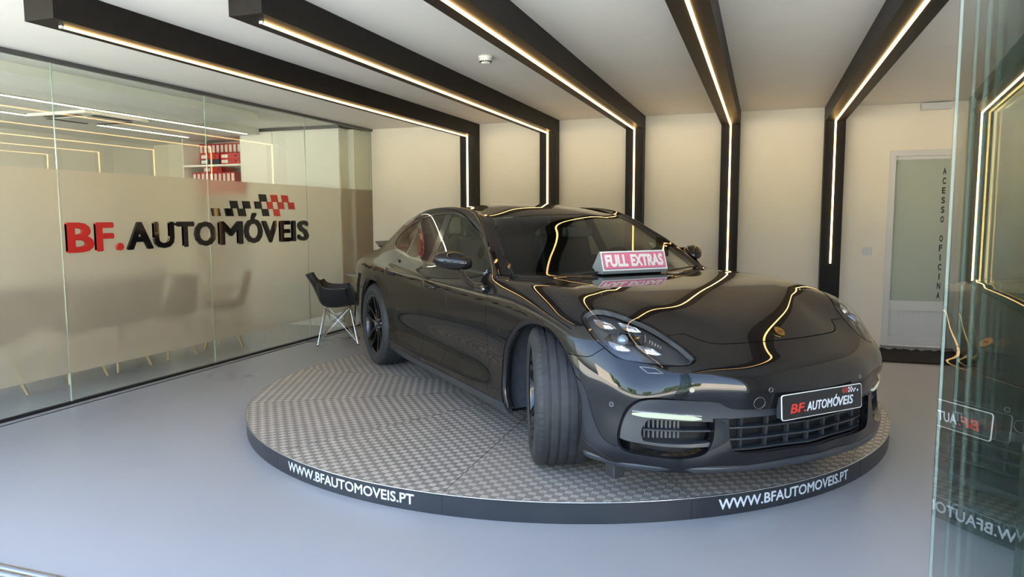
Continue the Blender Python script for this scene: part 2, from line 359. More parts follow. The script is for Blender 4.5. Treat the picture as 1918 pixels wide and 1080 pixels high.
for k, (x, z, b, lb) in enumerate(((-6.92, 2.1555, True, 'navy blue binder lying flat on the upper shelf under a red one'), (-6.92, 2.2245, False, 'red binder lying flat on top of the navy blue binder'),
        (-6.585, 2.1555, False, 'lower of the two red binders lying flat at the right end of the upper shelf'), (-6.585, 2.2245, False, 'upper of the two red binders lying flat at the right end of the upper shelf'))):
    put_binder(x, 8.11, z, False, lb, b)
for k in range(10): put_binder(-7.44+.0715*k, 8.22, 1.7155, True, 'red binder standing on the lower shelf, %s from the left' % ordn[k])
put_binder(-6.98, 8.22, 2.0605, False, 'red binder lying flat across the standing binders of the lower shelf')
# office chairs with wooden legs, their feet showing under the frosted film
M_wood = noise_mat('beech_wood', (.56,.40,.22), (.64,.47,.28), 14, rough=.5); M_shell = mat('grey_shell_plastic', (.05,.05,.05), .4)
def shell_mesh(m, parent, arms=False):
    G = []
    for i in range(19):
        u = i/18.0; row = []
        for j in range(17):
            v = j/16.0*2-1
            if u < .55:
                s_ = u/.55; x = .21-.42*s_; z = .445-.03*math.sin(math.pi*s_)+.012*(1-s_); hw = .235-.02*s_
                side = abs(v)**3.2*(.055+.02*s_ if not arms else .20*min(1, max(0, (s_-.02)*2.2))+.02)
                row.append(Vector((x, v*hw*(1.0 if not arms else 1.12), z+side)))
            else:
                s_ = (u-.55)/.45; x = -.21-.10*s_-.0; z = .445+.37*s_**1.05+.0; hw = .215-.055*s_**2
                fwd = abs(v)**2.5*(.07 if not arms else .16*(1-s_)+.03)
                row.append(Vector((x+fwd, v*hw*(1.12 if arms else 1), z+(.0 if not arms else abs(v)**3.2*.22*max(0,1-s_*1.6)))))
        G.append(row)
    mb = MB(); mb.grid(G); mb.grid([[p+Vector((0,0,-.007)) for p in r] for r in G], flip=True)
    for a_, b_ in ((G[0], None), (G[-1], None)):
        mb.grid([a_, [p+Vector((0,0,-.007)) for p in a_]])
    for c in (0, -1): mb.grid([[r[c] for r in G], [r[c]+Vector((0,0,-.007)) for r in G]])
    return mb.build('seat_shell', m, parent)
def office_chair():
    o = empty('office_chair'); shell_mesh(M_shell, o)
    for sx, sy in ((.17,.17),(.17,-.17),(-.17,.17),(-.17,-.17)):
        MB().tube([(sx*.45, sy*.45, .415), (sx*1.12, sy*1.12, 0)], [.019, .012], 14).build('leg', M_wood, o)
    MB().tube([(.085,-.085,.40),(-.085,.085,.40)], .009, 8).tube([(.085,.085,.40),(-.085,-.085,.40)], .009, 8).build('cross_brace', M_black, o)
    return o
oc = None
for k, (y, rz) in enumerate(((3.89, math.pi), (4.64, math.pi), (5.13, math.pi), (5.72, math.pi), (6.40, math.pi+.75))):
    oc = office_chair() if oc is None else copy_tree(oc)
    oc.location = (-5.70 if k < 4 else -5.60, y, 0); oc.rotation_euler = (0, 0, rz)
    tag(oc, ['office chair on light wooden legs at the left edge behind the frosted glass', 'office chair on light wooden legs behind the red letters B and F', 'office chair on light wooden legs behind the letters A and U',
             'office chair on light wooden legs behind the letters T and O', 'turned office chair on light wooden legs behind the letter M'][k], 'chair', 'office chairs behind the frosted glass')
dk = empty('office_desk', (-6.75, 5.1, 0), 0, 'long office desk behind the row of chairs, seen through the frosted glass', 'desk')
MB().bbox(-.40, .40, -1.75, 1.75, .725, .75, .004).build('desktop', mat('dark_grey_laminate', (.10,.10,.11), .5), dk)
for y in (-1.6, 0, 1.6):
    MB().box(-.36, -.32, y-.02, y+.02, .001, .724).box(.32, .36, y-.02, y+.02, .001, .724).box(-.32, .32, y-.02, y+.02, .69, .724).build('leg', M_steel, dk)
MB().box(-.012, .012, -1.55, 1.55, .30, .70).build('modesty_panel', mat('grey_panel', (.16,.16,.17), .5), dk)
# ------------------------------------------------------------------ turntable
TX, TY, TR, TZ = -1.443, 5.253, 2.259, .1054
def tread_mat():
    m = mat('aluminium_tread_plate', (.5,.5,.5), .3, metal=.3); nt = m.node_tree; L = nt.links; b = nt.nodes['Principled BSDF']
    def mth(op, a, bb=None, c=None):
        n = nt.nodes.new('ShaderNodeMath'); n.operation = op
        for i, v in enumerate((a, bb, c)):
            if v is None: continue
            if isinstance(v, (int, float)): n.inputs[i].default_value = v
            else: L.new(v, n.inputs[i])
        return n.outputs[0]
    uv = nt.nodes.new('ShaderNodeUVMap'); sp = nt.nodes.new('ShaderNodeSeparateXYZ'); L.new(uv.outputs[0], sp.inputs[0])
    K = 1/.039
    u = mth('MULTIPLY', sp.outputs[0], K); v = mth('MULTIPLY', sp.outputs[1], K)
    fu = mth('FRACT', u); fv = mth('FRACT', v)
    par = mth('MODULO', mth('ADD', mth('FLOOR', u), mth('FLOOR', v)), 2.0); par = mth('ABSOLUTE', par)
    sel = mth('GREATER_THAN', par, .5)
    def bars(a, w):   # five bars across a, running along w
        s = mth('ABSOLUTE', mth('SINE', mth('MULTIPLY', a, math.pi*5)))
        s = mth('SMOOTH_MIN', s, .85, .2)
        edge = mth('MULTIPLY', mth('MINIMUM', w, mth('SUBTRACT', 1.0, w)), 9.0)
        return mth('MINIMUM', s, mth('MINIMUM', edge, 1.0))
    h = nt.nodes.new('ShaderNodeMix'); h.data_type = 'FLOAT'
    L.new(sel, h.inputs[0]); L.new(bars(fu, fv), h.inputs[2]); L.new(bars(fv, fu), h.inputs[3]); H = h.outputs[0]
    bp = nt.nodes.new('ShaderNodeBump'); bp.inputs['Strength'].default_value = .9; bp.inputs['Distance'].default_value = .0016
    L.new(H, bp.inputs['Height']); L.new(bp.outputs[0], b.inputs['Normal'])
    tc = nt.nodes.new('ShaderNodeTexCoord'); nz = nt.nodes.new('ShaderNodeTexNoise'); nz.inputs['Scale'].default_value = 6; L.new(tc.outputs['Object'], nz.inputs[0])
    wear_sheen = mth('MULTIPLY', H, mth('MULTIPLY_ADD', nz.outputs[0], .5, .65))  # bars lighter, dirty recesses darker; contrast also stands in for plate reflections
    # cells of one bar direction painted brighter, in place of their reflection contrast
    cell_sheen = mth('MULTIPLY', wear_sheen, mth('MULTIPLY_ADD', sel, -.72, 1.0))
    cr = nt.nodes.new('ShaderNodeValToRGB'); cr.color_ramp.elements[0].color = (.22,.195,.165,1); cr.color_ramp.elements[1].color = (1.0,.91,.79,1); cr.color_ramp.elements[1].position = .95  # warm ramp tint stands in for reflections of the warm walls
    L.new(cell_sheen, cr.inputs[0]); L.new(cr.outputs[0], b.inputs['Base Color'])
    rr = mth('MULTIPLY_ADD', wear_sheen, -.14, .46); L.new(rr, b.inputs['Roughness'])
    return m
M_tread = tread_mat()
M_skirt = noise_mat('charcoal_skirt_sheet', (.018,.021,.026), (.024,.028,.034), 5, rough=.38)
tt = empty('turntable', (TX, TY, 0), 0, 'round aluminium tread plate car turntable with a charcoal skirt lettered with a web address', 'turntable')
ang0 = math.radians(-118.74)
MB().lathe([(0,TR-.006),(TZ-.004,TR-.006)], 180, axis='z').lathe([(.001,TR-.02),(.001,TR-.006)], 180, axis='z').build('skirt', M_skirt, tt)
MB().lathe([(TZ-.0045,TR-.0065),(TZ-.0045,TR),(TZ-.0005,TR),(TZ,TR-.002),(TZ,TR-.006)], 180, axis='z').build('rim_trim', mat('bright_aluminium_edge', (.7,.7,.7), .25, metal=.9), tt)
rot = [.15, .95, .35, 1.25, .6, .2, .9, .4, 1.1, .1, .7, .5]
for k in range(12):
    a0 = math.radians(-118.74+30*k)+.0006; a1 = a0+math.radians(30)-.0012
    N = 12; vs = [(0.012*math.cos((a0+a1)/2), .012*math.sin((a0+a1)/2), TZ)]+[((TR-.0065)*math.cos(a0+(a1-a0)*i/N), (TR-.0065)*math.sin(a0+(a1-a0)*i/N), TZ) for i in range(N+1)]
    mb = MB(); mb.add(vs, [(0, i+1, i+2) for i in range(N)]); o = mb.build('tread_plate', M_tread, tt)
    uvl = o.data.uv_layers.new(name='UVMap'); th = (a0+a1)/2+rot[k]*1.3; c, s_ = math.cos(th), math.sin(th)
    for lp in o.data.loops:
        v = o.data.vertices[lp.vertex_index].co; uvl.data[lp.index].uv = (50+c*v.x+s_*v.y, 50-s_*v.x+c*v.y)
MB().lathe([(TZ-.003,0),(TZ-.003,TR-.0065)], 120, axis='z').build('deck', M_black, tt)
M_vinyl = mat('white_vinyl', (.72,.74,.76), .4)
for a0, a1 in ((-115.45, -92.45), (-55.2, -32.4)):
    tx = MB()
    def put(x, y, z):
        a = math.radians(x); return Vector(((TR-.0054+z)*math.cos(a), (TR-.0054+z)*math.sin(a), y))
    # subdivide finely enough: letters are narrow, the skirt is wide
    fit_text(tx, 'WWW.BFAUTOMOVEIS.PT', a0, a1, .030, .082, put, bold=.018)
    tx.build('lettering', M_vinyl, tt)
sm = MB()
for k in range(12):
    a = math.radians(-118.74+30*k); sm.box(TR-.0062, TR-.0052, -.0008, .0008, .004, TZ-.006, Matrix.Rotation(a, 4, 'Z'))
sm.build('skirt_joint', M_black, tt)
# ---- car body cage (right half; x forward from the front axle, w = distance from the centre plane, z up)
SX=[None,-3.80,-3.60,-3.35,-3.10,-2.85,-2.60,-2.30,-1.80,-1.45,-1.15,-.90,-.66,-.40,-.14,.12]
def _row(w,z,front,rear):
    pts=[rear]
    for k,x in enumerate(SX[1:]): pts.append((x,w[k],z[k] if hasattr(z,'__len__') else z))
    return pts+front
ROWS=[
 _row([.82,.865,.89,.90,.90,.905,.90,.90,.90,.90,.90,.90,.91,.92,.93],[.245,.24,.23,.22,.205,.19,.168,.165,.165,.165,.165,.165,.172,.19,.20],
      [(.34,.935,.20),(.45,.93,.195),(.56,.885,.178),(.66,.82,.165)],(-3.85,.76,.25)),
 _row([.86,.915,.945,.958,.958,.948,.942,.940,.940,.940,.940,.940,.944,.950,.955],[.31,.30,.29,.28,.27,.265,.26,.26,.26,.26,.26,.26,.26,.26,.26],
      [(.34,.952,.255),(.46,.935,.25),(.585,.897,.25),(.685,.822,.25)],(-3.90,.79,.32)),
 _row([.87,.925,.955,.965,.965,.950,.931,.918,.916,.916,.917,.922,.943,.956,.957],.42,
      [(.34,.950,.42),(.47,.925,.415),(.585,.88,.41),(.69,.81,.405)],(-3.92,.80,.44)),
 _row([.87,.927,.957,.969,.969,.963,.953,.948,.947,.947,.947,.948,.954,.960,.960],.58,
      [(.33,.948,.57),(.46,.92,.55),(.58,.878,.53),(.695,.805,.51)],(-3.92,.80,.60)),
 _row([.87,.925,.955,.968,.969,.963,.957,.953,.952,.951,.951,.951,.953,.957,.955],.745,
      [(.32,.935,.705),(.45,.905,.665),(.56,.865,.63),(.655,.80,.60)],(-3.90,.80,.74)),
 _row([.845,.895,.925,.940,.942,.940,.935,.930,.928,.926,.925,.925,.925,.922,.912],[.88,.885,.89,.888,.882,.875,.865,.855,.85,.848,.846,.846,.848,.845,.825],
      [(.32,.890,.79),(.45,.865,.75),(.545,.83,.71),(.62,.785,.67)],(-3.86,.78,.87)),
 # top rows: belt / fender crown, drip rail / hood shut, glass edge, mid, centre
 [(-3.91,.66,.945),(-3.80,.72,.955),(-3.60,.755,.965),(-3.35,.775,.975),(-3.10,.775,.985),(-2.85,.765,.992),(-2.60,.775,.978),(-2.30,.80,.958),(-1.80,.83,.943),(-1.45,.835,.940),(-1.17,.838,.938),(-.92,.842,.936),(-.70,.845,.925),(-.45,.835,.922),(-.18,.828,.918),(.10,.82,.888),(.32,.80,.852),(.47,.77,.81),(.59,.72,.745),(.725,.66,.66)],
 [(-3.95,.50,.965),(-3.80,.60,.98),(-3.60,.65,1.028),(-3.35,.665,1.09),(-3.10,.67,1.158),(-2.85,.665,1.225),(-2.60,.65,1.28),(-2.30,.635,1.320),(-1.80,.63,1.323),(-1.45,.658,1.280),(-1.19,.708,1.184),(-.96,.77,1.078),(-.735,.816,.936),(-.60,.745,.922),(-.20,.72,.926),(.10,.69,.908),(.33,.645,.866),(.50,.575,.803),(.655,.52,.728),(.80,.50,.655)],
 [(-3.98,.34,.98),(-3.81,.44,1.035),(-3.60,.50,1.108),(-3.35,.53,1.185),(-3.10,.55,1.255),(-2.85,.555,1.308),(-2.60,.56,1.342),(-2.30,.56,1.358),(-1.80,.56,1.353),(-1.40,.571,1.299),(-1.17,.632,1.192),(-.95,.690,1.070),(-.727,.738,.932),(-.59,.64,.932),(-.20,.60,.934),(.10,.575,.912),(.34,.51,.865),(.52,.43,.80),(.71,.36,.718),(.84,.34,.655)],
 [(-3.99,.17,.985),(-3.815,.22,1.048),(-3.60,.25,1.123),(-3.35,.26,1.20),(-3.10,.27,1.272),(-2.85,.28,1.325),(-2.60,.285,1.352),(-2.30,.29,1.383),(-1.80,.29,1.391),(-1.33,.30,1.314),(-1.08,.33,1.208),(-.81,.36,1.079),(-.54,.40,.936),(-.44,.45,.933),(-.14,.455,.930),(.12,.43,.906),(.36,.36,.858),(.57,.28,.793),(.75,.20,.712),(.86,.17,.66)],
 [(-3.995,0,.985),(-3.82,0,1.052),(-3.60,0,1.128),(-3.35,0,1.206),(-3.10,0,1.278),(-2.85,0,1.332),(-2.60,0,1.36),(-2.30,0,1.39),(-1.80,0,1.398),(-1.30,0,1.318),(-1.04,0,1.215),(-.76,0,1.085),(-.47,0,.938),(-.36,0,.932),(-.12,0,.925),(.12,0,.90),(.36,0,.852),(.58,0,.790),(.755,0,.715),(.865,0,.66)],
]
# front face columns c6..c10, rows 0..4 (row 5 is the nose edge of the top rows)
FRONT=[[(.785,.685,.165),(.80,.68,.25),(.785,.67,.41),(.80,.67,.51),(.78,.67,.60)],
 [(.862,.50,.16),(.872,.50,.25),(.865,.50,.41),(.88,.50,.52),(.862,.50,.60)],
 [(.905,.34,.155),(.925,.34,.255),(.93,.34,.415),(.945,.34,.53),(.913,.34,.608)],
 [(.93,.17,.165),(.945,.17,.26),(.96,.17,.42),(.97,.17,.53),(.938,.17,.613)],
 [(.955,0,.178),(.968,0,.27),(.97,0,.42),(.978,0,.53),(.945,0,.615)]]
REAR=[[(-3.95,.66,.25),(-3.99,.66,.33),(-4.01,.66,.45),(-4.01,.66,.60),(-3.985,.66,.76)],
 [(-4.00,.50,.25),(-4.04,.50,.33),(-4.06,.50,.45),(-4.05,.50,.60),(-4.02,.50,.77)],
 [(-4.02,.34,.25),(-4.06,.34,.33),(-4.075,.34,.45),(-4.065,.34,.60),(-4.035,.34,.78)],
 [(-4.03,.17,.25),(-4.065,.17,.33),(-4.08,.17,.45),(-4.07,.17,.60),(-4.04,.17,.78)],
 [(-4.03,0,.25),(-4.065,0,.33),(-4.08,0,.45),(-4.07,0,.60),(-4.04,0,.78)]]
def body_surface(level=3):
    verts=[]; key={}
    def vid(p,side):
        if p[1]==0: side=1
        k=(round(p[0],5),round(p[1],5),round(p[2],5),side)
        if k not in key: key[k]=len(verts); verts.append((p[0],-side*p[1],p[2]))
        return key[k]
    faces=[]; crease=set()
    n=len(ROWS[0])
    for side in (1,-1):
        def quad(a,b,c,d):
            f=[vid(a,side),vid(b,side),vid(c,side),vid(d,side)]
            faces.append(f if side==1 else f[::-1])
        for r in range(10):
            for i in range(n-1): quad(ROWS[r][i],ROWS[r][i+1],ROWS[r+1][i+1],ROWS[r+1][i])
        Fc=[[ROWS[k][n-1] for k in range(6)]]+[FRONT[j]+[ROWS[6+j][n-1]] for j in range(5)]
        Rc=[[ROWS[k][0] for k in range(6)]]+[REAR[j]+[ROWS[6+j][0]] for j in range(5)]
        for j in range(5):
            for k in range(5):
                quad(Fc[j][k],Fc[j+1][k],Fc[j+1][k+1],Fc[j][k+1])
                quad(Rc[j+1][k],Rc[j][k],Rc[j][k+1],Rc[j+1][k+1])
        for r in (6,7,8,9): crease.add((tuple(sorted((vid(ROWS[r][12],side),vid(ROWS[r+1][12],side)))),.55))
    tgt=np.array(verts); cage=tgt.copy()
    me=bpy.data.meshes.new('cage'); me.from_pydata(verts,[],faces); me.update()
    at=me.attributes.new('crease_edge','FLOAT','EDGE')
    ek={tuple(sorted(e.vertices)):e.index for e in me.edges}
    for k,v in crease:
        at.data[ek[k]].value=v
    ob=bpy.data.objects.new('cage',me); bpy.context.scene.collection.objects.link(ob)
    md=ob.modifiers.new('s','SUBSURF'); md.levels=level; md.render_levels=level; md.use_limit_surface=True
    for it in range(7):
        me.vertices.foreach_set('co',cage.ravel()); me.update(); bpy.context.view_layer.update()
        dg=bpy.context.evaluated_depsgraph_get(); ev=ob.evaluated_get(dg).to_mesh()
        co=np.empty(len(ev.vertices)*3); ev.vertices.foreach_get('co',co); co=co.reshape(-1,3)
        if it<6: cage+= .9*(tgt-co[:len(tgt)])
    q=np.array([list(p.vertices) for p in ev.polygons])
    ob.evaluated_get(dg).to_mesh_clear()
    bpy.data.objects.remove(ob); bpy.data.meshes.remove(me)
    T=np.concatenate([q[:,[0,1,2]],q[:,[0,2,3]]])
    fn=np.cross(co[T[:,1]]-co[T[:,0]],co[T[:,2]]-co[T[:,0]]); N=np.zeros_like(co)
    for k in range(3): np.add.at(N,T[:,k],fn)
    N/=np.linalg.norm(N,axis=1)[:,None]+1e-12
    return co,N,T
# ------------------------------------------------------------------ cutting tools for the car skin
def cr_poly(P, closed=True, n=6):
    """Catmull-Rom through P; a point given with a third value 1 is a sharp corner"""
    pts = [np.array(p[:2], float) for p in P]; cor = [len(p) > 2 for p in P]; N = len(pts); out = []
    for i in range(N if closed else N-1):
        p1, p2 = pts[i], pts[(i+1) % N]
        p0 = pts[i-1] if not cor[i] and (closed or i > 0) else 2*p1-p2
        p3 = pts[(i+2) % N] if not cor[(i+1) % N] and (closed or i+2 < N) else 2*p2-p1
        for k in range(n):
            t = k/n; out.append(.5*((2*p1)+(-p0+p2)*t+(2*p0-5*p1+4*p2-p3)*t*t+(-p0+3*p1-3*p2+p3)*t**3))
    if not closed: out.append(pts[-1])
    return np.array(out)
def sd(P, poly):
    """signed distance of points P (N,2) to a closed polygon, negative inside"""
    A = poly; B = np.roll(poly, -1, 0); best = np.full(len(P), 1e9); ins = np.zeros(len(P), bool)
    for a, b in zip(A, B):
        d = b-a; L = d@d
        if L < 1e-14: continue
        t = np.clip(((P-a)@d)/L, 0, 1); q = P-a-t[:, None]*d; best = np.minimum(best, (q*q).sum(1))
        c = (a[1] > P[:, 1]) != (b[1] > P[:, 1])
        with np.errstate(divide='ignore', invalid='ignore'): xi = (b[0]-a[0])*(P[:, 1]-a[1])/(b[1]-a[1])+a[0]
        ins ^= c & (P[:, 0] < xi)
    d = np.sqrt(best); return np.where(ins, -d, d)
class Skin:
    def __init__(s, co, N, T): s.co, s.N, s.T = co, N, T
    def cut(s, fn, lv=0.0):
        f = fn(s.co)-lv; f[np.abs(f) < 2e-5] = 0; T = s.T; ft = f[T]
        cr = (ft.min(1) < 0) & (ft.max(1) > 0)
        if not cr.any(): return s
        co = list(s.co); N = list(s.N); cache = {}; new = []
        def mid(a, b):
            k = (a, b) if a < b else (b, a)
            if k not in cache:
                t = f[k[0]]/(f[k[0]]-f[k[1]]); cache[k] = len(co); co.append(co[k[0]]*(1-t)+co[k[1]]*t)
                n = N[k[0]]*(1-t)+N[k[1]]*t; N.append(n/(np.linalg.norm(n)+1e-12))
            return cache[k]
        for t in T[cr]:
            t = [int(v) for v in t]; sg = [np.sign(f[v]) for v in t]
            if 0 in sg:
                i = sg.index(0); a, b, c = t[i], t[(i+1) % 3], t[(i+2) % 3]; m = mid(b, c); new += [(a, b, m), (a, m, c)]
            else:
                i = [k for k in range(3) if sg[k] != sg[(k+1) % 3] and sg[k] != sg[(k+2) % 3]][0]
                a, b, c = t[i], t[(i+1) % 3], t[(i+2) % 3]; m1, m2 = mid(a, b), mid(a, c)
                new += [(a, m1, m2), (m1, b, c), (m1, c, m2)]
        s.co = np.array(co); s.N = np.array(N); s.T = np.concatenate([T[~cr], np.array(new)]); return s
    def cen(s): return s.co[s.T].mean(1)
def sheet(name, sk, mask, m, parent, off=0.0, rim=.012, rimdir=None, rim_m=None, double=False):
    T = sk.T[mask]
    if len(T) == 0: return None
    u, inv = np.unique(T, return_inverse=True); T = inv.reshape(-1, 3); co = sk.co[u]-sk.N[u]*off; Nn = sk.N[u]
    verts = [tuple(v) for v in co]; faces = [tuple(int(i) for i in t) for t in T]; ln = [tuple(Nn[i]) for t in T for i in t]
    nf = len(faces)
    if rim > 0:
        ed = {}
        for t in faces:
            for a, b in ((t[0], t[1]), (t[1], t[2]), (t[2], t[0])):
                if (b, a) in ed: del ed[(b, a)]
                else: ed[(a, b)] = 1
        for a, b in ed:
            if abs(co[a][1]) < 1e-6 and abs(co[b][1]) < 1e-6: continue
            d = [-(Nn[k] if rimdir is None else np.array(rimdir(co[k], Nn[k])))*rim for k in (a, b)]
            k0 = len(verts); verts += [tuple(co[a]), tuple(co[b]), tuple(co[b]+d[1]), tuple(co[a]+d[0])]
            fn = np.cross(co[b]-co[a], d[0]); fn = -fn/(np.linalg.norm(fn)+1e-12)
            faces.append((k0+1, k0, k0+3, k0+2)); ln += [tuple(fn)]*4
    me = bpy.data.meshes.new(name); me.from_pydata(verts, [], faces); me.polygons.foreach_set('use_smooth', [True]*len(faces))
    me.materials.append(m)
    if rim_m is not None and rim > 0:
        me.materials.append(rim_m); me.polygons.foreach_set('material_index', [0]*nf+[1]*(len(faces)-nf))
    me.update(); me.normals_split_custom_set(ln)
    o = bpy.data.objects.new(name, me); COL.objects.link(o); o.parent = parent
    return o
# ------------------------------------------------------------------ materials of the car
def paint_mat():
    m = mat('dark_grey_metallic_paint', (.0040,.0040,.0048), .5, spec=.06, coat=1.0, coat_rough=.004); nt = m.node_tree; b = nt.nodes['Principled BSDF']
    b.inputs['Coat IOR'].default_value = 1.47
    return m
M_paint = paint_mat()
M_gloss = mat('gloss_black_trim', (.005,.005,.006), .08, coat=1.0)
M_plas = mat('dark_grey_plastic', (.020,.022,.026), .45)
M_plas2 = mat('grey_satin_plastic', (.030,.034,.040), .34)
M_rub = noise_mat('tyre_rubber', (.018,.019,.021), (.027,.028,.031), 30, rough=.62, bump=.15)
M_rim = mat('gloss_black_wheel', (.005,.005,.006), .22, coat=.4)
M_shield = glass_mat('windscreen_glass', (.34,.37,.33), 1.55, 1.5)
M_side = glass_mat('tinted_side_glass', (.40,.44,.38), 1.6, 1.5)
M_lens = glass_mat('headlight_lens', (.86,.88,.90), 1.2, 1.5)
M_hous = mat('headlight_inner_grey', (.045,.048,.053), .35, metal=.3)
M_refl = mat('smoked_reflector', (.28,.29,.31), .22, metal=.9)
M_ledw = mat('led_white', (.9,.92,.95), .25, emit=(.9,.95,1), estr=.5)
M_proj = mat('projector_glass', (.20,.26,.33), .05, coat=1, metal=.5)
M_bez = mat('grey_bezel', (.05,.053,.057), .4, metal=.3)
M_int = noise_mat('black_leather', (.014,.013,.013), (.02,.019,.018), 40, rough=.5)
M_liner = noise_mat('wheel_arch_felt', (.030,.034,.042), (.042,.047,.058), 25, rough=.8)
M_drl = mat('daytime_light', (.22,.25,.20), .3, emit=(.86,1.0,.72), estr=.12)
M_silver = mat('silver_reflector', (.62,.64,.67), .18, metal=1)
car = empty('car', (-.4304, 4.2053, TZ+.0006), -.76554, 'dark grey metallic four-door sports saloon on the turntable with its front wheels turned', 'car')
co_, N_, T_ = body_surface(4)
sk = Skin(co_, N_, T_)
X = lambda P: P[:, 0]; Wd = lambda P: np.abs(P[:, 1]); Z = lambda P: P[:, 2]
def polyf(poly, ax, valid):
    def f(P):
        c = {'x': P[:, 0], 'w': np.abs(P[:, 1]), 'z': P[:, 2]}
        if isinstance(ax, str): Q = np.stack([c[ax[0]], c[ax[1]]], 1)
        else: A = np.stack([c['x'], c['w'], c['z']], 1); Q = np.stack([A@ax[0], A@ax[1]], 1)
        v = valid(P); r = np.full(len(P), .5)
        r[v] = np.minimum(sd(Q[v], poly), .5); return r
    return f
# windscreen
WS = cr_poly([(-.50,0),(-.515,.20),(-.56,.40),(-.64,.60),(-.715,.715,1),(-.88,.695),(-1.07,.655),(-1.25,.608),(-1.385,.565,1),(-1.345,.45),(-1.305,.25),(-1.29,0)], closed=False)
WS = np.concatenate([WS, WS[::-1]*[1, -1]]) if False else np.array([tuple(p) for p in WS]+[(-1.29, -.3), (-.50, -.3)])
f_ws = polyf(WS, 'xw', lambda P: (Z(P) > .88) & (X(P) < -.3) & (X(P) > -1.6))
RW = np.array([tuple(p) for p in cr_poly([(-2.86,0),(-2.84,.25),(-2.80,.40,1),(-3.1,.43),(-3.45,.42),(-3.66,.385,1),(-3.68,.2),(-3.685,0)], closed=False)]+[(-3.685,-.3),(-2.86,-.3)])
f_rw = polyf(RW, 'xw', lambda P: (Z(P) > 1.0) & (X(P) < -2.5))
DLO = cr_poly([(-2.957,1.022),(-3.027,1.044),(-3.05,1.085),(-3.00,1.150),(-2.81,1.227),(-2.615,1.275),(-2.365,1.317),(-2.125,1.333),(-1.887,1.334),(-1.776,1.328),(-1.644,1.314),(-1.497,1.289),(-1.367,1.257),(-1.244,1.213),(-1.08,1.144),(-.957,1.080),(-.86,1.020),(-.735,.940,1),(-.72,.926,1),(-.921,.937),(-1.188,.940),(-1.475,.942),(-1.781,.944),(-2.023,.949),(-2.462,.968),(-2.763,.992)], n=4)
_fd0 = polyf(DLO, 'xz', lambda P: (Z(P) > .90) & (Wd(P) > .5) & (X(P) < -.6))
def f_dlo(P):
    wl = np.interp(P[:,0], [-3.1,-1.75,-1.65,-1.5,-1.367,-1.244,-1.08,-.957,-.875,-.735,-.6], [.45,.60,.634,.648,.664,.689,.730,.757,.773,.806,.84])-.003
    return np.where(P[:,0] > -1.9, np.maximum(_fd0(P), wl-np.abs(P[:,1])), _fd0(P))
HOOD = np.array([tuple(p) for p in cr_poly([(-.465,0),(-.48,.20),(-.525,.40),(-.60,.60),(-.645,.70),(-.640,.748,1),(-.50,.742),(-.33,.728),(-.20,.708),(-.06,.690),(.12,.664),(.305,.622),(.45,.577),(.54,.542),(.60,.508),(.655,.470),(.695,.432),(.722,.385),(.740,.32),(.754,.24),(.768,.12),(.772,0)], closed=False)]+[(.772,-.3),(-.465,-.3)])
f_hd = polyf(HOOD, 'xw', lambda P: (Z(P) > .665) & (X(P) > -.9))
_n3 = np.array([.55,.62,.56]); _n3 /= np.linalg.norm(_n3); _e1 = np.array([.748,-.664,0]); _e2 = np.cross(_n3, _e1)
HL3 = np.array([(.304,.871,.815),(.293,.857,.83),(.292,.836,.843),(.297,.814,.853),(.325,.775,.857),(.376,.739,.848),(.452,.69,.825),(.507,.648,.801),(.558,.618,.778),(.628,.590,.742),(.694,.566,.707),(.752,.556,.673),(.776,.563,.660),(.784,.588,.647),(.775,.63,.637),(.724,.701,.636),(.651,.775,.642),(.606,.818,.648),(.566,.847,.660),(.525,.864,.682),(.441,.884,.728),(.368,.886,.773),(.322,.880,.800)])
HL = cr_poly([(float(p@_e1), float(p@_e2)) for p in HL3], n=4)
f_hl = polyf(HL, (_e1, _e2), lambda P: (X(P) > .15) & (Z(P) > .58))
DF = np.array([(-1.0,.965),(-.80,.948),(-.715,.934),(-.690,.928),(-.650,.875),(-.622,.82),(-.607,.75),(-.60,.65),(-.604,.55),(-.618,.46),(-.640,.40),(-.648,.345),(-.635,.29),(-.600,.236),(-1.80,.236),(-1.790,.30),(-1.778,.38),(-1.782,.46),(-1.768,.56),(-1.757,.66),(-1.735,.75),(-1.728,.82),(-1.735,.90),(-1.76,.965)])
DR = np.array([(-1.76,.99),(-1.735,.90),(-1.728,.82),(-1.735,.75),(-1.757,.66),(-1.768,.56),(-1.782,.46),(-1.778,.38),(-1.790,.30),(-1.80,.236),(-2.36,.236),(-2.375,.32),(-2.41,.44),(-2.46,.56),(-2.52,.67),(-2.585,.77),(-2.65,.87),(-2.69,.95),(-2.70,1.02)])
side_ok = lambda P: (Z(P) < 1.04) & (Wd(P) > .6) & (X(P) < 0)
f_df = polyf(DF, 'xz', side_ok); f_dr = polyf(DR, 'xz', side_ok)
BU = np.array([(0,.644),(.37,.644),(.43,.646),(.458,.657),(.495,.690),(.60,.742),(.70,.79),(.9,.95),(1.3,.95),(1.3,0),(0,0)])
f_bu = polyf(BU, 'xz', lambda P: X(P) > .05)
IN = np.array([tuple(p) for p in cr_poly([(0,.440),(.26,.442),(.43,.447),(.475,.458),(.517,.480),(.636,.494),(.736,.502),(.785,.500),(.812,.490),(.834,.468),(.850,.436),(.862,.39),(.872,.34),(.876,.30),(.872,.268),(.850,.248),(.795,.238),(.69,.230),(.61,.236),(.560,.256),(.532,.30),(.522,.35,1),(.519,.402,1),(.463,.402,1),(.461,.36,1),(.456,.29),(.440,.258),(.41,.246),(.30,.241),(.15,.240),(0,.240)], closed=False)]+[(-.3,.240),(-.3,.440)])
f_in = polyf(IN, 'wz', lambda P: (X(P) > .52))
f_a1 = lambda P: np.where((Wd(P) > .5) & (Z(P) < .9), np.hypot(X(P)+.0, Z(P)-.345)-.424, .5)
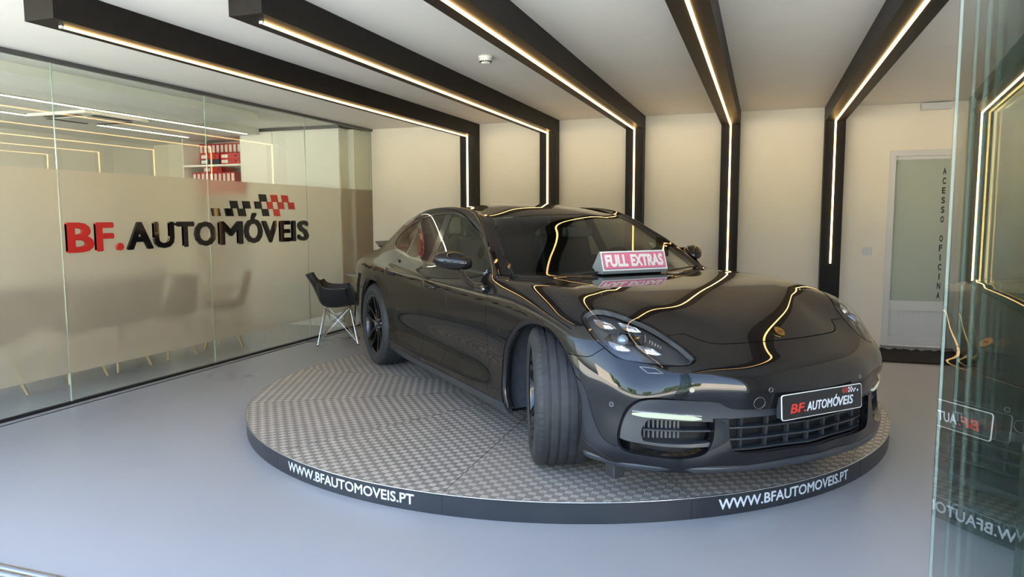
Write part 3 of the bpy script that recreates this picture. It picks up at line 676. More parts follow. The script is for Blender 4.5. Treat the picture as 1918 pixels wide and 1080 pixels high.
f_a2 = lambda P: np.where((Wd(P) > .5) & (Z(P) < .9), np.hypot(X(P)+2.95, Z(P)-.36)-.418, .5)
f_si = lambda P: np.where((X(P) < -.3) & (X(P) > -2.7), Z(P)-.234, .5)
f_rb = lambda P: np.where(X(P) < -3.2, Z(P)-.66, .5)
f_ro = polyf(np.array([(-1.20,-.3),(-1.20,.2),(-1.25,.45),(-1.35,.545),(-1.42,.572),(-1.8,.580),(-2.3,.580),(-2.6,.560),(-2.79,.50),(-2.79,-.3)]), 'xw', lambda P: (X(P) < -1.1) & (X(P) > -3.0) & (Z(P) > 1.1))
dl_ok = lambda P: (Z(P) > .94) & (Wd(P) > .5) & (X(P) < -.9)
f_b0 = lambda P: np.where(dl_ok(P), X(P)+1.86+(Z(P)-.97)*.10, .5)
f_b1 = lambda P: np.where(dl_ok(P), X(P)+1.975+(Z(P)-.97)*.16, .5)
f_ql = lambda P: np.where(dl_ok(P), X(P)+2.60-(Z(P)-1.03)*.21, .5)
f_rx = lambda P: np.where(Z(P) > 1.0, X(P)+2.78, .5)
f_tg = polyf(np.array([(-2.78,-.3),(-2.78,.46),(-3.1,.50),(-3.70,.53),(-3.9,.58),(-4.3,.60),(-4.3,-.3)]), 'xw', lambda P: (Z(P) > .55) & (X(P) < -2.6))
f_fe = lambda P: np.where((Z(P) > .86) & (Wd(P) > .6), X(P)+.712, .5)
for fn, lv in ((f_a1,0),(f_a2,0),(f_b0,0),(f_b1,0),(f_ql,-.007),(f_ql,.007),(f_ws,0),(f_ws,-.010),(f_rw,0),(f_rw,-.01),(f_dlo,0),(f_dlo,-.016),(f_hd,.0028),(f_hd,-.0028),(f_hl,0),(f_hl,-.0045),(f_df,.0019),(f_df,-.0019),(f_dr,.0019),(f_dr,-.0019),
               (f_bu,.0018),(f_bu,-.0018),(f_in,0),(f_si,.0018),(f_si,-.0018),(f_rb,.002),(f_rb,-.002),(f_ro,.0016),(f_ro,-.0016),(f_tg,.002),(f_tg,-.002),(f_fe,.0016),(f_fe,-.0016)):
    sk.cut(fn, lv)
C = sk.cen(); lab = np.full(len(C), -1); free = np.ones(len(C), bool)
NAMES = []
def assign(m, name):
    global free
    m = m & free
    if name not in NAMES: NAMES.append(name)
    lab[m] = NAMES.index(name); free &= ~m
V = {k: fn(C) for k, fn in dict(a1=f_a1,a2=f_a2,ws=f_ws,rw=f_rw,dlo=f_dlo,hd=f_hd,hl=f_hl,df=f_df,dr=f_dr,bu=f_bu,si=f_in,sl=f_si,rb=f_rb,ro=f_ro,tg=f_tg,fe=f_fe).items()}
assign((V['a1'] < 0)|(V['a2'] < 0), 'hole'); assign(V['si'] < 0, 'intake')
assign(V['ws'] < -.010, 'windscreen'); assign(V['ws'] < 0, 'seal'); assign(V['rw'] < -.01, 'rear_window'); assign(V['rw'] < 0, 'seal')
xs_ = X(C); zs_ = Z(C)
bp0 = -1.86-(zs_-.97)*.10; bp1 = -1.975-(zs_-.97)*.16; ql = -2.60+(zs_-1.03)*.21
dg = V['dlo'] < -.016
assign(dg & (xs_ < bp0) & (xs_ > bp1), 'pillar'); assign(dg & (np.abs(xs_-ql) < .007), 'pillar')
assign(dg, 'side_window'); assign(V['dlo'] < 0, 'window_trim')
assign(V['hd'] < -.0028, 'bonnet'); assign(V['hd'] < .0028, 'gap')
assign(V['hl'] < -.0045, 'lens'); assign(V['hl'] < 0, 'gap')
assign(V['df'] < -.0019, 'front_door'); assign(V['df'] < .0019, 'gap'); assign(V['dr'] < -.0019, 'rear_door'); assign(V['dr'] < .0019, 'gap')
assign(V['bu'] < -.0018, 'front_bumper'); assign(V['bu'] < .0018, 'gap')
assign(V['sl'] < -.0018, 'side_skirt'); assign(V['sl'] < .0018, 'gap')
assign((V['rb'] < -.002), 'rear_bumper'); assign(V['rb'] < .002, 'gap')
assign(V['tg'] < -.002, 'tailgate'); assign(V['tg'] < .002, 'gap')
assign((V['ro'] < -.0016) & (xs_ > -2.9), 'roof'); assign(V['ro'] < .0016, 'gap')
assign((V['fe'] > .0016) & (xs_ > -.72), 'front_wing'); assign((V['fe'] > -.0016) & (xs_ > -.72), 'gap')
assign(free.copy(), 'body_side')
left = C[:, 1] > 0
def part(name, key, m, parent=car, **k): return sheet(name, sk, (lab == NAMES.index(key)), m, parent, **k)
def pair_(name, key, m, **k): return [sheet(name, sk, (lab == NAMES.index(key)) & s, m, car, **k) for s in (~left, left)]
part('windscreen', 'windscreen', M_shield, rim=0, off=.003); part('window_seal', 'seal', M_gloss, rim=.006, off=.001)
part('rear_window', 'rear_window', M_side, rim=0, off=.003)
for s in (~left, left):
    sw = (lab == NAMES.index('side_window')) & s
    sheet('side_window', sk, sw & (xs_ > bp0), M_side, car, off=.006, rim=0)
    sheet('side_window', sk, sw & (xs_ < bp1) & (xs_ > ql), M_side, car, off=.006, rim=0)
    sheet('side_window', sk, sw & (xs_ < ql), M_side, car, off=.006, rim=0)
pair_('window_trim', 'window_trim', M_gloss, rim=.008, off=.001)
for s in (~left, left):
    pm = (lab == NAMES.index('pillar')) & s
    sheet('door_pillar', sk, pm & (xs_ > -2.3), M_gloss, car, off=.004, rim=.008); sheet('window_divider', sk, pm & (xs_ < -2.3), M_gloss, car, off=.004, rim=.008)
part('bonnet', 'bonnet', M_paint, rim=.014); bump_ = part('front_bumper', 'front_bumper', M_paint, rim=.030, rimdir=lambda c, n: n if abs(c[0]) < .5 else (n*.6+np.array([.8,0,0])))
part('roof', 'roof', M_paint, rim=.008); part('tailgate', 'tailgate', M_paint, rim=.014); part('rear_bumper', 'rear_bumper', M_paint, rim=.02)
arch_dir = lambda c, n: np.array([0, math.copysign(1, c[1]), 0])*1.0
for nm, key in (('front_wing','front_wing'), ('body_side','body_side')): pair_(nm, key, M_paint, rim=.028, rimdir=arch_dir)
fd = pair_('front_door', 'front_door', M_paint, rim=.016); rd = pair_('rear_door', 'rear_door', M_paint, rim=.016); pair_('side_skirt', 'side_skirt', M_plas2, rim=.03, rimdir=arch_dir)
inner = np.isin(lab, [NAMES.index(k) for k in ('gap','bonnet','front_door','rear_door','front_bumper','side_skirt','rear_bumper','tailgate','roof','front_wing','body_side')])
_cc = sk.cen(); inner &= ~((np.hypot(_cc[:,0], _cc[:,2]-.345) < .50) | (np.hypot(_cc[:,0]+2.95, _cc[:,2]-.36) < .48))
sheet('inner_shell', sk, inner, mat('inner_shell_black', (.006,.006,.006), .9), car, off=.022, rim=0)
# ---- surface lookup on the nose and flanks
_front = sk.co[(sk.co[:, 0] > .3)]; _frN = sk.N[(sk.co[:, 0] > .3)]
def surf_front(w, z, side=-1):
    """point and normal on the nose skin at half width w and height z"""
    m = (_front[:, 1]*side >= -.02) & (_frN[:, 0] > .05); P = _front[m]; Q = _frN[m]
    d = np.hypot(P[:, 1]*side-w, P[:, 2]-z); i = np.argsort(d)[:5]; wt = 1/(d[i]+1e-4)**2; wt /= wt.sum()
    n = (Q[i]*wt[:, None]).sum(0); n /= np.linalg.norm(n); return Vector((float((P[i, 0]*wt).sum()), side*w, z)), Vector(n)
_sd = sk.co[(np.abs(sk.co[:, 1]) > .5) & (sk.co[:, 1] < 0)]
def surf_side(x, z):
    d = np.hypot(_sd[:, 0]-x, _sd[:, 2]-z); i = np.argsort(d)[:5]; wt = 1/(d[i]+1e-4)**2; wt /= wt.sum(); return float((-_sd[i, 1]*wt).sum())
# ---- air intakes
it = Skin(*[a.copy() for a in (sk.co, sk.N, sk.T[lab == NAMES.index('intake')])])
FR = cr_poly([(-.3,.452,1),(.27,.452),(.46,.470),(.60,.481),(.74,.489),(.80,.480),(.832,.452),(.853,.405),(.866,.35),(.872,.302,1),(.84,.292),(.74,.281),(.60,.277),(.48,.279,1),(.48,.398,1),(.27,.404),(-.3,.401,1)], n=4)
O1 = cr_poly([(.800,.300,1),(.805,.344),(.790,.382),(.768,.397),(.66,.393),(.56,.389),(.518,.386,1),(.522,.298,1),(.62,.292),(.74,.294)], n=4)
g_fr = polyf(FR, 'wz', lambda P: X(P) > .3); g_o1 = polyf(O1, 'wz', lambda P: X(P) > .3)
g_st = lambda P: np.where(Z(P) < .43, Wd(P)-.524, .5)
for fn in (g_fr, g_o1): it.cut(fn, 0)
it.cut(g_st, 0); ic = it.cen()
f1, f2 = g_fr(ic) < 0, g_o1(ic) < 0; st = np.zeros(len(ic), bool)
sheet('intake_surround', it, f1 & ~f2 & ~st, M_plas2, car, off=.016, rim=.035, rimdir=lambda c, n: np.array([1.0,0,0]))
sheet('intake_recess', it, np.ones(len(ic), bool), mat('intake_black', (.004,.004,.005), .7), car, off=.10, rim=-.098)
def sweep(ws, zs, h, dep, inset, side=-1, taper=None):
    """bar following the nose skin: list of half widths and heights"""
    mb = MB(); ring = []
    for k, (w, z) in enumerate(zip(ws, zs)):
        p, n = surf_front(abs(w), z, side if w >= 0 else -side); n.z = 0; n.normalize(); p = Vector((p.x, side*w, z))-n*inset
        hh = h*(taper[k] if taper else 1)
        ring.append([p+Vector((0,0,hh/2)), p-n*dep+Vector((0,0,hh/2)), p-n*dep-Vector((0,0,hh/2)), p-Vector((0,0,hh/2))])
    G = [r+[r[0]] for r in ring]; mb.grid(G, smooth=False, flip=(side < 0)); mb.add(ring[0], [(0,1,2,3)]); mb.add(ring[-1], [(3,2,1,0)]); return mb
for side in (-1, 1):
    ws = list(np.linspace(.832,.572,16)); zs = [.420-.018*((.832-w)/.26)**1.6 for w in ws]; tp = [.35,.7,.95]+[1.0]*10+[.9,.6,.25]
    d_ = sweep(ws, zs, .021, .02, .006, side, tp).build('daytime_running_light', M_drl, car)
    sweep(ws, [z+.0135 for z in zs], .003, .02, .006, side).build('chrome_edge', M_chrome, d_)
    sweep(list(np.linspace(.80,.50,12)), [.347-.006*(k/11) for k in range(12)], .006, .055, .030, side).build('intake_fin', M_plas2, car)
    rf = MB()
    for k in range(11):
        w = .79-.0165*k; p, n = surf_front(w, .345, side); q = Vector((p.x-.075, side*w, 0)); rf.box(q.x-.008, q.x, q.y-.003, q.y+.003, .302, .388)
    rf.build('intake_shutter', mat('grey_slats', (.16,.165,.17), .45) if side < 0 else bpy.data.materials['grey_slats'], car)
MB().bbox(.55,.84,-.44,.44,.20,.47,.01).bbox(.40,.62,-.80,-.50,.21,.47,.01).bbox(.40,.62,.50,.80,.21,.47,.01).build('cooler_box', bpy.data.materials['intake_black'], car)
for z in (.352, .300, .252): sweep(list(np.linspace(-.455,.455,31)), [z]*31, .007, .05, .034).build('grille_bar', M_plas2, car)
for w in (-.37,-.24,-.12,0,.12,.24,.37):
    for z0, z1 in ((.356,.408),(.304,.348),(.246,.296)):
        p, n = surf_front(abs(w), (z0+z1)/2, -1 if w >= 0 else 1); q = Vector((p.x-.055, -w, 0)); MB().box(q.x-.018, q.x, q.y-.0065, q.y+.0065, z0, z1).build('grille_upright', M_plas2, car)
# front splitter lip along the bottom
def lip():
    path = [(.428,.925,.200),(.47,.925,.197),(.55,.885,.190),(.64,.838,.186),(.70,.785,.186),(.775,.690,.185),(.86,.52,.180),(.905,.36,.176),(.935,.20,.180),(.958,.06,.186)]
    P = cr_poly([(a, b) for a, b, c in path], closed=False, n=5); zz = np.interp(np.linspace(0, 9, len(P)), range(10), [c for a, b, c in path])
    full = [(p[0], -p[1], z) for p, z in zip(P, zz)]; full += [(x, -y, z) for x, y, z in full[::-1]]
    G = []
    for k, (x, y, z) in enumerate(full):
        a = Vector(full[max(k-1,0)][:2]); b = Vector(full[min(k+1,len(full)-1)][:2]); d = (b-a).normalized(); n = Vector((d.y, -d.x)); n = -n if n.x*x+n.y*y < 0 else n
        pt = lambda o, dz: Vector((x+n.x*o, y+n.y*o, z+dz))
        G.append([pt(-.05,.014), pt(-.004,.014), pt(.006,.010), pt(.010,.004), pt(.010,-.004), pt(.003,-.020), pt(-.02,-.026), pt(-.07,-.026)])
    return MB().grid(G, flip=False)
sp_ = lip().build('front_splitter', M_plas2, car)
for y in (-.86, .80): MB().bbox(.50,.575,y,y+.06,.095,.175,.006).build('air_deflector', M_plas, car)
MB().box(-3.7,.55,-.60,.60,.16,.19).box(-2.45,-.45,-.86,.86,.165,.19).build('underbody', M_black, car)
# ---- number plate
pl = MB(); PM = Matrix.Translation((.992, 0, .4515)) @ Matrix.Rotation(math.radians(-4), 4, 'Y')
def rrect(hw, hh, r, n=5):
    out = []
    for cx, cy, a in ((hw-r, hh-r, 0), (-hw+r, hh-r, 90), (-hw+r, -hh+r, 180), (hw-r, -hh+r, 270)):
        out += [(cx+r*math.cos(math.radians(a+90*k/n)), cy+r*math.sin(math.radians(a+90*k/n))) for k in range(n+1)]
    return out
PL = PM @ Matrix(((0,0,1,0),(1,0,0,0),(0,1,0,0),(0,0,0,1)))     # local x -> car y, local y -> up, z out
po = MB().prism(rrect(.262,.0575,.012), .004, PL, -.004).build('number_plate', M_white, car)
MB().prism(rrect(.2585,.054,.010), .0012, PL, 0).build('plate_face', mat('satin_black_plate', (.010,.010,.012), .3), po)
hb = MB(); hb.bbox(-.045,-.0045,-.25,.25,-.054,.046,.006, PM); hb.build('plate_holder', M_plas2, po)
pt_ = lambda x, y, z: PL @ Vector((x, y, .0014+z))
mb = MB(); fit_text(mb, 'BF.', -.212, -.114, -.030, .012, pt_, bold=.022, shear=.2); mb.build('plate_lettering', mat('plate_red', (.60,.04,.025), .4), po)
mb = MB(); fit_text(mb, 'AUTOM', -.108, .060, -.030, .012, pt_, bold=.02, shear=.2); fit_text(mb, 'Ó', .062, .098, -.030, .026, pt_, bold=.02, shear=.2); fit_text(mb, 'VEIS', .098, .200, -.030, .012, pt_, bold=.02, shear=.2)
mb.build('plate_lettering', M_vinyl, po)
fl = {0: [], 1: []}
for r, row in enumerate((( (3,0),(5,0),(7,1),(9,1)), ((2,0),(4,0),(6,0),(8,1),(10,1),(12,1)), ((3,0),(5,0),(7,1),(9,1),(11,1),(14,1)))):
    for c, wh in row: fl[wh].append((.108+.0085*c, .041-.0085*r))
for wh in (0, 1):
    mb = MB()
    for x, y in fl[wh]: mb.add([pt_(x, y, 0), pt_(x+.0085, y, 0), pt_(x+.0105, y+.0085, 0), pt_(x+.002, y+.0085, 0)], [(0,1,2,3)])
    mb.build('plate_chequer', M_vinyl if wh else bpy.data.materials['plate_red'], po)
# sensors, towing eye cover, washer cover, crest
def disc(w, z, r, m, name, side=-1, rim=.0014, parent=car):
    p, n = surf_front(w, z, side); M = Matrix.Translation(p) @ n.to_track_quat('Z', 'Y').to_matrix().to_4x4()
    o = MB().lathe([(.0006,0),(.0006,r)], 32, M, axis='z').build(name, m, parent)
    MB().lathe([(.0004,r),(.0011,r),(.0011,r+rim),(.0004,r+rim)], 32, M, axis='z').build('sensor_ring', M_steel, o)
for side in (-1, 1):
    for w, z in ((.881,.451),(.626,.539),(.292,.531)): disc(w, z, .0095, M_gloss, 'parking_sensor', side)
disc(.341, .474, .026, M_paint, 'tow_eye_cover', -1, .0011)
for side in (-1, 1):
    pp = []
    for w, z in ((.783,.628),(.735,.624),(.716,.606),(.765,.604)):
        p, n = surf_front(w, z, side); pp.append(p+n*.0005)
    MB().tube(pp+[pp[0]], .0011, 6, cap=False).build('washer_flap_edge', M_steel, car)
cp = MB(); cm = Matrix.Translation((.722, 0, .7345)) @ Matrix.Rotation(math.radians(52-16), 4, 'Y')
shp = [(.032*math.cos(a)*(1 if math.cos(a) > 0 else .95), .026*math.sin(a)*(1-.18*max(0, math.cos(a)))) for a in [2*math.pi*k/28 for k in range(28)]]
crest = cp.prism(shp, .004, cm, .004).build('bonnet_badge', mat('gold_enamel', (.55,.33,.07), .22, metal=1), car)
b2 = MB()
for sx, sy in ((-.004,-.011),(-.004,.006)):
    b2.add([cm @ Vector((sx+dx, sy+dy, .0088)) for dx, dy in ((0,0),(.016,0),(.016,.006),(0,.006))], [(0,1,2,3)])
b2.prism([(.006*math.cos(a), .007*math.sin(a)) for a in [2*math.pi*k/12 for k in range(12)]], .001, cm, .008).build('badge_inlay', mat('badge_dark_red', (.16,.02,.015), .3), crest)
# ---- headlights
lensmask = lab == NAMES.index('lens')
for side in (-1, 1):
    mk = lensmask & (left if side > 0 else ~left)
    hl = sheet('headlight', sk, mk, M_lens, car, off=-.001, rim=.006, rim_m=M_gloss)
    sheet('headlight_housing', sk, mk, M_hous, hl, off=.042, rim=-.040, rim_m=M_hous)
    LP = sk.co[np.unique(sk.T[lensmask & ~left])]; LN = sk.N[np.unique(sk.T[lensmask & ~left])]; LA = np.stack([LP[:,0], -LP[:,1], LP[:,2]], 1)
    LQ = np.stack([LA@_e1, LA@_e2], 1)
    def hp(a, b, dpt):
        dd = np.hypot(LQ[:,0]-a, LQ[:,1]-b); i = np.argsort(dd)[:4]; wt = 1/(dd[i]+1e-4); wt /= wt.sum()
        p = (LP[i]*wt[:,None]).sum(0)-(LN[i]*wt[:,None]).sum(0)*dpt; return Vector((p[0], p[1] if side < 0 else -p[1], p[2]))
    def fan(P, d0, d1=None, sc=1.0):
        c = np.mean(P, 0); mb = MB(); vs = [hp(c[0]+(a-c[0])*sc, c[1]+(b-c[1])*sc, d0) for a, b in P]; mb.add(vs, [tuple(range(len(vs)))]); return mb
    def ringm(P, d0, d1, sc):
        c = np.mean(P, 0); n = len(P); mb = MB(); vs = [hp(a, b, d0) for a, b in P]+[hp(c[0]+(a-c[0])*sc, c[1]+(b-c[1])*sc, d1) for a, b in P]
        return mb.add(vs, [(k, (k+1) % n, n+(k+1) % n, n+k) for k in range(n)])
    MODS = [([(-.2905,-.1931),(-.2383,-.1832),(-.1893,-.1633),(-.1572,-.136),(-.1957,-.1282),(-.2441,-.136),(-.2707,-.1614)], [(-.2322,-.1583),(-.2065,-.1591),(-.1778,-.1400),(-.2229,-.1366)]),
            ([(-.1625,-.1829),(-.118,-.1789),(-.0783,-.1708),(-.0478,-.1449),(-.0798,-.1326),(-.1212,-.1337),(-.1451,-.1564)], [(-.1157,-.1568),(-.0904,-.1623),(-.059,-.1452),(-.1044,-.1376)]),
            ([(-.1962,-.0652),(-.1593,-.0557),(-.1089,-.0458),(-.077,-.0215),(-.1099,-.0145),(-.1549,-.0212),(-.1793,-.041)], [(-.1572,-.0435),(-.1281,-.0459),(-.0887,-.0254),(-.1454,-.0242)]),
            ([(-.0644,-.0591),(-.0265,-.058),(.0208,-.0537),(.0585,-.0277),(.0222,-.0211),(-.022,-.0252),(-.046,-.0397)], [(-.0183,-.0462),(.0136,-.0501),(.0489,-.0297),(-.0064,-.0247)])]
    for P, Q in MODS:
        ringm(P, .016, .026, .86).build('reflector_bezel', M_silver, hl)
        fan(P, .0255, sc=.88).build('reflector', M_refl, hl)
        fan(Q, .021).build('led_module', M_ledw, hl)
        dv = MB()
        for t in (.33, .66):
            a0 = hp(Q[0][0]*(1-t)+Q[1][0]*t, Q[0][1]*(1-t)+Q[1][1]*t, .020); a1 = hp(Q[3][0]*(1-t)+Q[2][0]*t, Q[3][1]*(1-t)+Q[2][1]*t, .020); dv.tube([a0, a1], .0014, 6)
        dv.build('led_divider', M_black, hl)
    pod = [(-.2186,-.0761),(-.1918,-.1051),(-.132,-.123),(-.0388,-.1306),(-.0183,-.0758),(-.121,-.0517),(-.1854,-.0618)]
    ringm(pod, .020, .030, .9).build('projector_surround', M_gloss, hl)
    fan(pod, .030, sc=.92).build('projector_backing', M_gloss, hl)
    bm = bmesh.new(); bmesh.ops.create_uvsphere(bm, u_segments=28, v_segments=14, radius=.027); bm.transform(Matrix.Translation(hp(-.1243,-.0862,.034))); me = bpy.data.meshes.new('projector_lens'); bm.to_mesh(me); bm.free()
    me.polygons.foreach_set('use_smooth', [True]*len(me.polygons)); me.materials.append(M_proj); o = bpy.data.objects.new('projector_lens', me); COL.objects.link(o); o.parent = hl
    fn = MB()
    for k in range(5):
        a, b = -.004+.0125*k, -.1080+.0062*k; fn.add([hp(a, b, .018), hp(a+.006, b+.001, .018), hp(a+.006, b+.024-.0015*k, .018), hp(a, b+.023-.0015*k, .018)], [(0,1,2,3)])
    fn.build('side_slats', M_silver, hl)
    MB().tube([hp(-.030,-.128,.012), hp(-.024,-.105,.012), hp(-.022,-.083,.014)], .0022, 8).build('divider', M_silver, hl)
    # silver step around the housing
    RG = HL[::2]; c_ = HL.mean(0)
    ringm([tuple(c_+(p-c_)*.955) for p in RG], .008, .030, .965).build('inner_bezel', M_bez, hl)
    # washer flap outline under the lamp
    WA = [(-.0325,.048),(.054,.0492),(.0751,.0734),(.0085,.077)]
# ---- wheels
def wheel(front):
    g = empty('wheel_tmp')
    hw = .1375 if front else .150; R_ = .360
    # rim: barrel, lip and spokes
    rm = MB(); rm.lathe([(-hw+.010,.262),(-hw+.004,.258),(-hw+.012,.246),(-hw+.03,.240),(hw-.03,.236),(hw-.01,.258)], 72)
    rm.lathe([(-hw+.035,.0),(-hw+.035,.045),(-hw+.05,.068),(-hw+.075,.070)], 40)
    for k in range(5):
        for s_ in (-1, 1):
            a = 2*math.pi*k/5+.2+s_*.17; a_in = 2*math.pi*k/5+.2+s_*.36
            G = []
            for i in range(9):
                t = i/8; r = .050+(.246-.050)*t; aa = a_in+(a-a_in)*(t**.6)+s_*.05*math.sin(math.pi*t); wd = (.0185-.009*math.sin(math.pi*min(1,t*1.05))+.004*t**4)
                yy = -hw+.036-.026*t**1.5+.004*math.sin(math.pi*t); c = Vector((math.cos(aa), 0, math.sin(aa))); tg = Vector((-math.sin(aa), 0, math.cos(aa)))
                p = c*r+Vector((0, yy, 0)); G.append([p-tg*wd+Vector((0,.034,0)), p-tg*wd+Vector((0,.003,0)), p-tg*wd*.55, p+tg*wd*.55, p+tg*wd+Vector((0,.003,0)), p+tg*wd+Vector((0,.034,0))])
            rm.grid(G, smooth=False)
    w = rm.build('wheel', M_rim, car)
    MB().lathe([(-hw+.028,0),(-hw+.028,.026),(-hw+.036,.031)], 32).build('centre_cap', M_gloss, w)
    bo = MB()
    for k in range(5):
        a = 2*math.pi*k/5+.2+math.pi/5; bo.lathe([(-hw+.030,0),(-hw+.030,.008),(-hw+.05,.009)], 12, Matrix.Translation((.055*math.cos(a), 0, .055*math.sin(a))))
    bo.build('wheel_bolt', M_alu_d, w)
    prof = [(-hw+.010,.262),(-hw-.002,.272),(-hw-.008,.300),(-hw-.002,.325),(-hw+.008,.345),(-hw+.020,.354)]
    gz = (-.072,-.026,.022,.068); d = .007; edge = [(-hw+.032,.3585)]
    for q_ in gz: edge += [(q_-.0062,R_-abs(q_)*.012), (q_-.0052,R_-d), (q_+.0052,R_-d), (q_+.0062,R_-abs(q_)*.012)]
    edge += [(hw-.032,.3585)]
    ty = MB(); ty.lathe(prof+[edge[0]], 120); ty.lathe([(-y, r) for y, r in ([edge[0]]+prof[::-1])], 120)
    for q0, q1 in zip(edge, edge[1:]): ty.lathe([q0, q1], 120)
    o = ty.build('tyre', M_rub, w)
    sp = MB()
    for k in range(72):
        for s_ in (-1, 1):
            a = 2*math.pi*(k+(.5 if s_ > 0 else 0))/72; M = Matrix.Rotation(-a, 4, 'Y')
            y0, y1 = (-hw+.018, -.088) if s_ < 0 else (.084, hw-.018)
            sp.add([M @ Vector(v) for v in ((.3588,y0,-.001),(.3604,(y0+y1)/2,0),(.3602,y1,.006),(.3602,y1,.008),(.3604,(y0+y1)/2,.0022),(.3588,y0,.001))], [(0,1,4,5),(1,2,3,4)])
            y2 = -hw-.0022 if s_ < 0 else hw+.0022
            sp.add([M @ Vector(v) for v in ((.3588,y0,-.001),(.3588,y0,.001),(.336,y2,.0012),(.336,y2,-.0012))], [(0,1,2,3)])
    sp.build('tread_sipe', M_black, o)
    MB().lathe([(-.02,.05),(-.02,.19),(.012,.19),(.012,.05)], 56).build('brake_disc', mat('cast_disc', (.07,.07,.07), .5, metal=.6) if 'cast_disc' not in bpy.data.materials else bpy.data.materials['cast_disc'], w)
    bpy.data.objects.remove(g)
    return w
wf = wheel(True); wf.location = (0, -.822, .360); wf.rotation_euler = (0, 0, math.radians(-24.5))
c = copy_tree(wf, car); c.location = (0, .822, .360); c.rotation_euler = (0, 0, math.pi-math.radians(21))
wr = wheel(False); wr.location = (-2.95, -.812, .360)
c = copy_tree(wr, car); c.location = (-2.95, .812, .360); c.rotation_euler = (0, 0, math.pi)
# the tyre profile is a tube around y: arch liners
for x0, r in ((0,.445),(-2.95,.440)):
    for s_ in (-1, 1):
        lz = MB(); lz.lathe([(s_*.925, r), (s_*.56, r), (s_*.555, .0)], 40, Matrix.Translation((x0, 0, .345)), a0=-.35, a1=math.pi+.35)
        lz.build('wheel_arch_liner', M_liner, car)
for x0, zc, r_ in ((0,.345,.424),(-2.95,.36,.418)):
    for s_ in (-1, 1):
        G = []
        for k in range(49):
            a = -.42+(math.pi+.84)*k/48; row = []
            for q_, dy in ((r_+.002, .004), (r_-.004, .007), (r_-.022, .009), (r_-.025, .012), (r_-.025, .05)):
                x, z = x0+(r_+.004)*math.cos(a), zc+(r_+.004)*math.sin(a); row.append(Vector((x0+q_*math.cos(a), s_*(surf_side(x, z)-dy), zc+q_*math.sin(a))))
            if row[0].z > .20: G.append(row)
        MB().grid(G, flip=(s_ > 0)).build('wheel_arch_lip', M_paint, car)
# ---- side mirrors
for s_ in (-1, 1):
    G = []
    for i in range(17):
        t = i/16; th = t*math.pi
        row = []
        for j in range(25):
            ph = 2*math.pi*j/24; cx, cz = math.cos(ph), math.sin(ph)
            k = math.sin(th)
            hw = .108; hh = .070 if cz > 0 else .050
            cx = math.copysign(abs(cx)**.8, cx); cz = math.copysign(abs(cz)**.8, cz); w_ = .985+cx*hw*k; z_ = 1.012+cz*hh*k*(1-.22*max(0, cx))+.012*cx*k
            x_ = -1.045+.105*math.cos(th)*(1-.15*cx*k)-.055*cx*k; x_ = max(x_, -1.085-.03*cx*k)
            row.append(Vector((x_, s_*w_, z_)))
        G.append(row)
    mo = MB().grid(G, flip=(s_ > 0)).build('side_mirror', M_paint, car)
    G = []
    for i in range(9):
        t = i/8; p = Vector((-.735-.25*t, s_*(.925+.03*t), .872+.088*t-.03*math.sin(math.pi*t)))
        hw_ = .055-.012*t; hh = .018+.012*(1-t)
        G.append([p+Vector((hw_*math.cos(a), 0, hh*math.sin(a))) for a in [2*math.pi*k/14 for k in range(15)]])
    MB().grid(G, flip=(s_ < 0)).build('mirror_stalk', M_gloss, mo)
    MB().bbox(-.80,-.67, (min(s_*.90, s_*.945)), (max(s_*.90, s_*.945)), .852,.886,.012).build('mirror_foot', M_gloss, mo)
    G = [[Vector((-1.02+.075*math.cos(a)-.07*0, s_*(.985+.108*math.sin(b_)), .958-.006*math.cos(a)))for a in (0, .8, 1.6, 2.4, 3.1)] for b_ in (-1.3,-.8,-.3,.2,.7,1.2)]
    MB().grid([[Vector((-1.112, s_*(.90), .97)), Vector((-1.118, s_*1.07, .985))], [Vector((-1.112, s_*(.90), 1.06)), Vector((-1.118, s_*1.06, 1.06))]], smooth=False).build('mirror_glass', M_chrome, mo)
# ---- door handles
for x0, z0, doors in ((-1.575,.822,fd), (-2.475,.858,rd)):
    for s_ in (-1, 1):
        G = []; wsf = surf_side(x0, z0)
        for i in range(13):
            t = i/12; x = x0-.125+.25*t; b_ = math.sin(math.pi*t)**.7; z = z0+.014-.028*t; w_ = surf_side(x, z)-.004+.036*b_
            hh = .010+.010*b_
            G.append([Vector((x, s_*(w_+.009*math.cos(a)), z+hh*math.sin(a))) for a in [2*math.pi*k/12 for k in range(13)]])
        h = MB().grid(G, flip=(s_ < 0)).build('door_handle', M_paint, doors[0 if s_ < 0 else 1])
        dsh = MB(); n = 24
        ring = [Vector((x0+.062*math.cos(2*math.pi*k/n), s_*(surf_side(x0+.062*math.cos(2*math.pi*k/n), z0+.03*math.sin(2*math.pi*k/n))+.0012), z0+.03*math.sin(2*math.pi*k/n))) for k in range(n)]
        dsh.add(ring, [tuple(range(n)) if s_ > 0 else tuple(range(n))[::-1]]); dsh.build('handle_recess', M_gloss, doors[0 if s_ < 0 else 1])
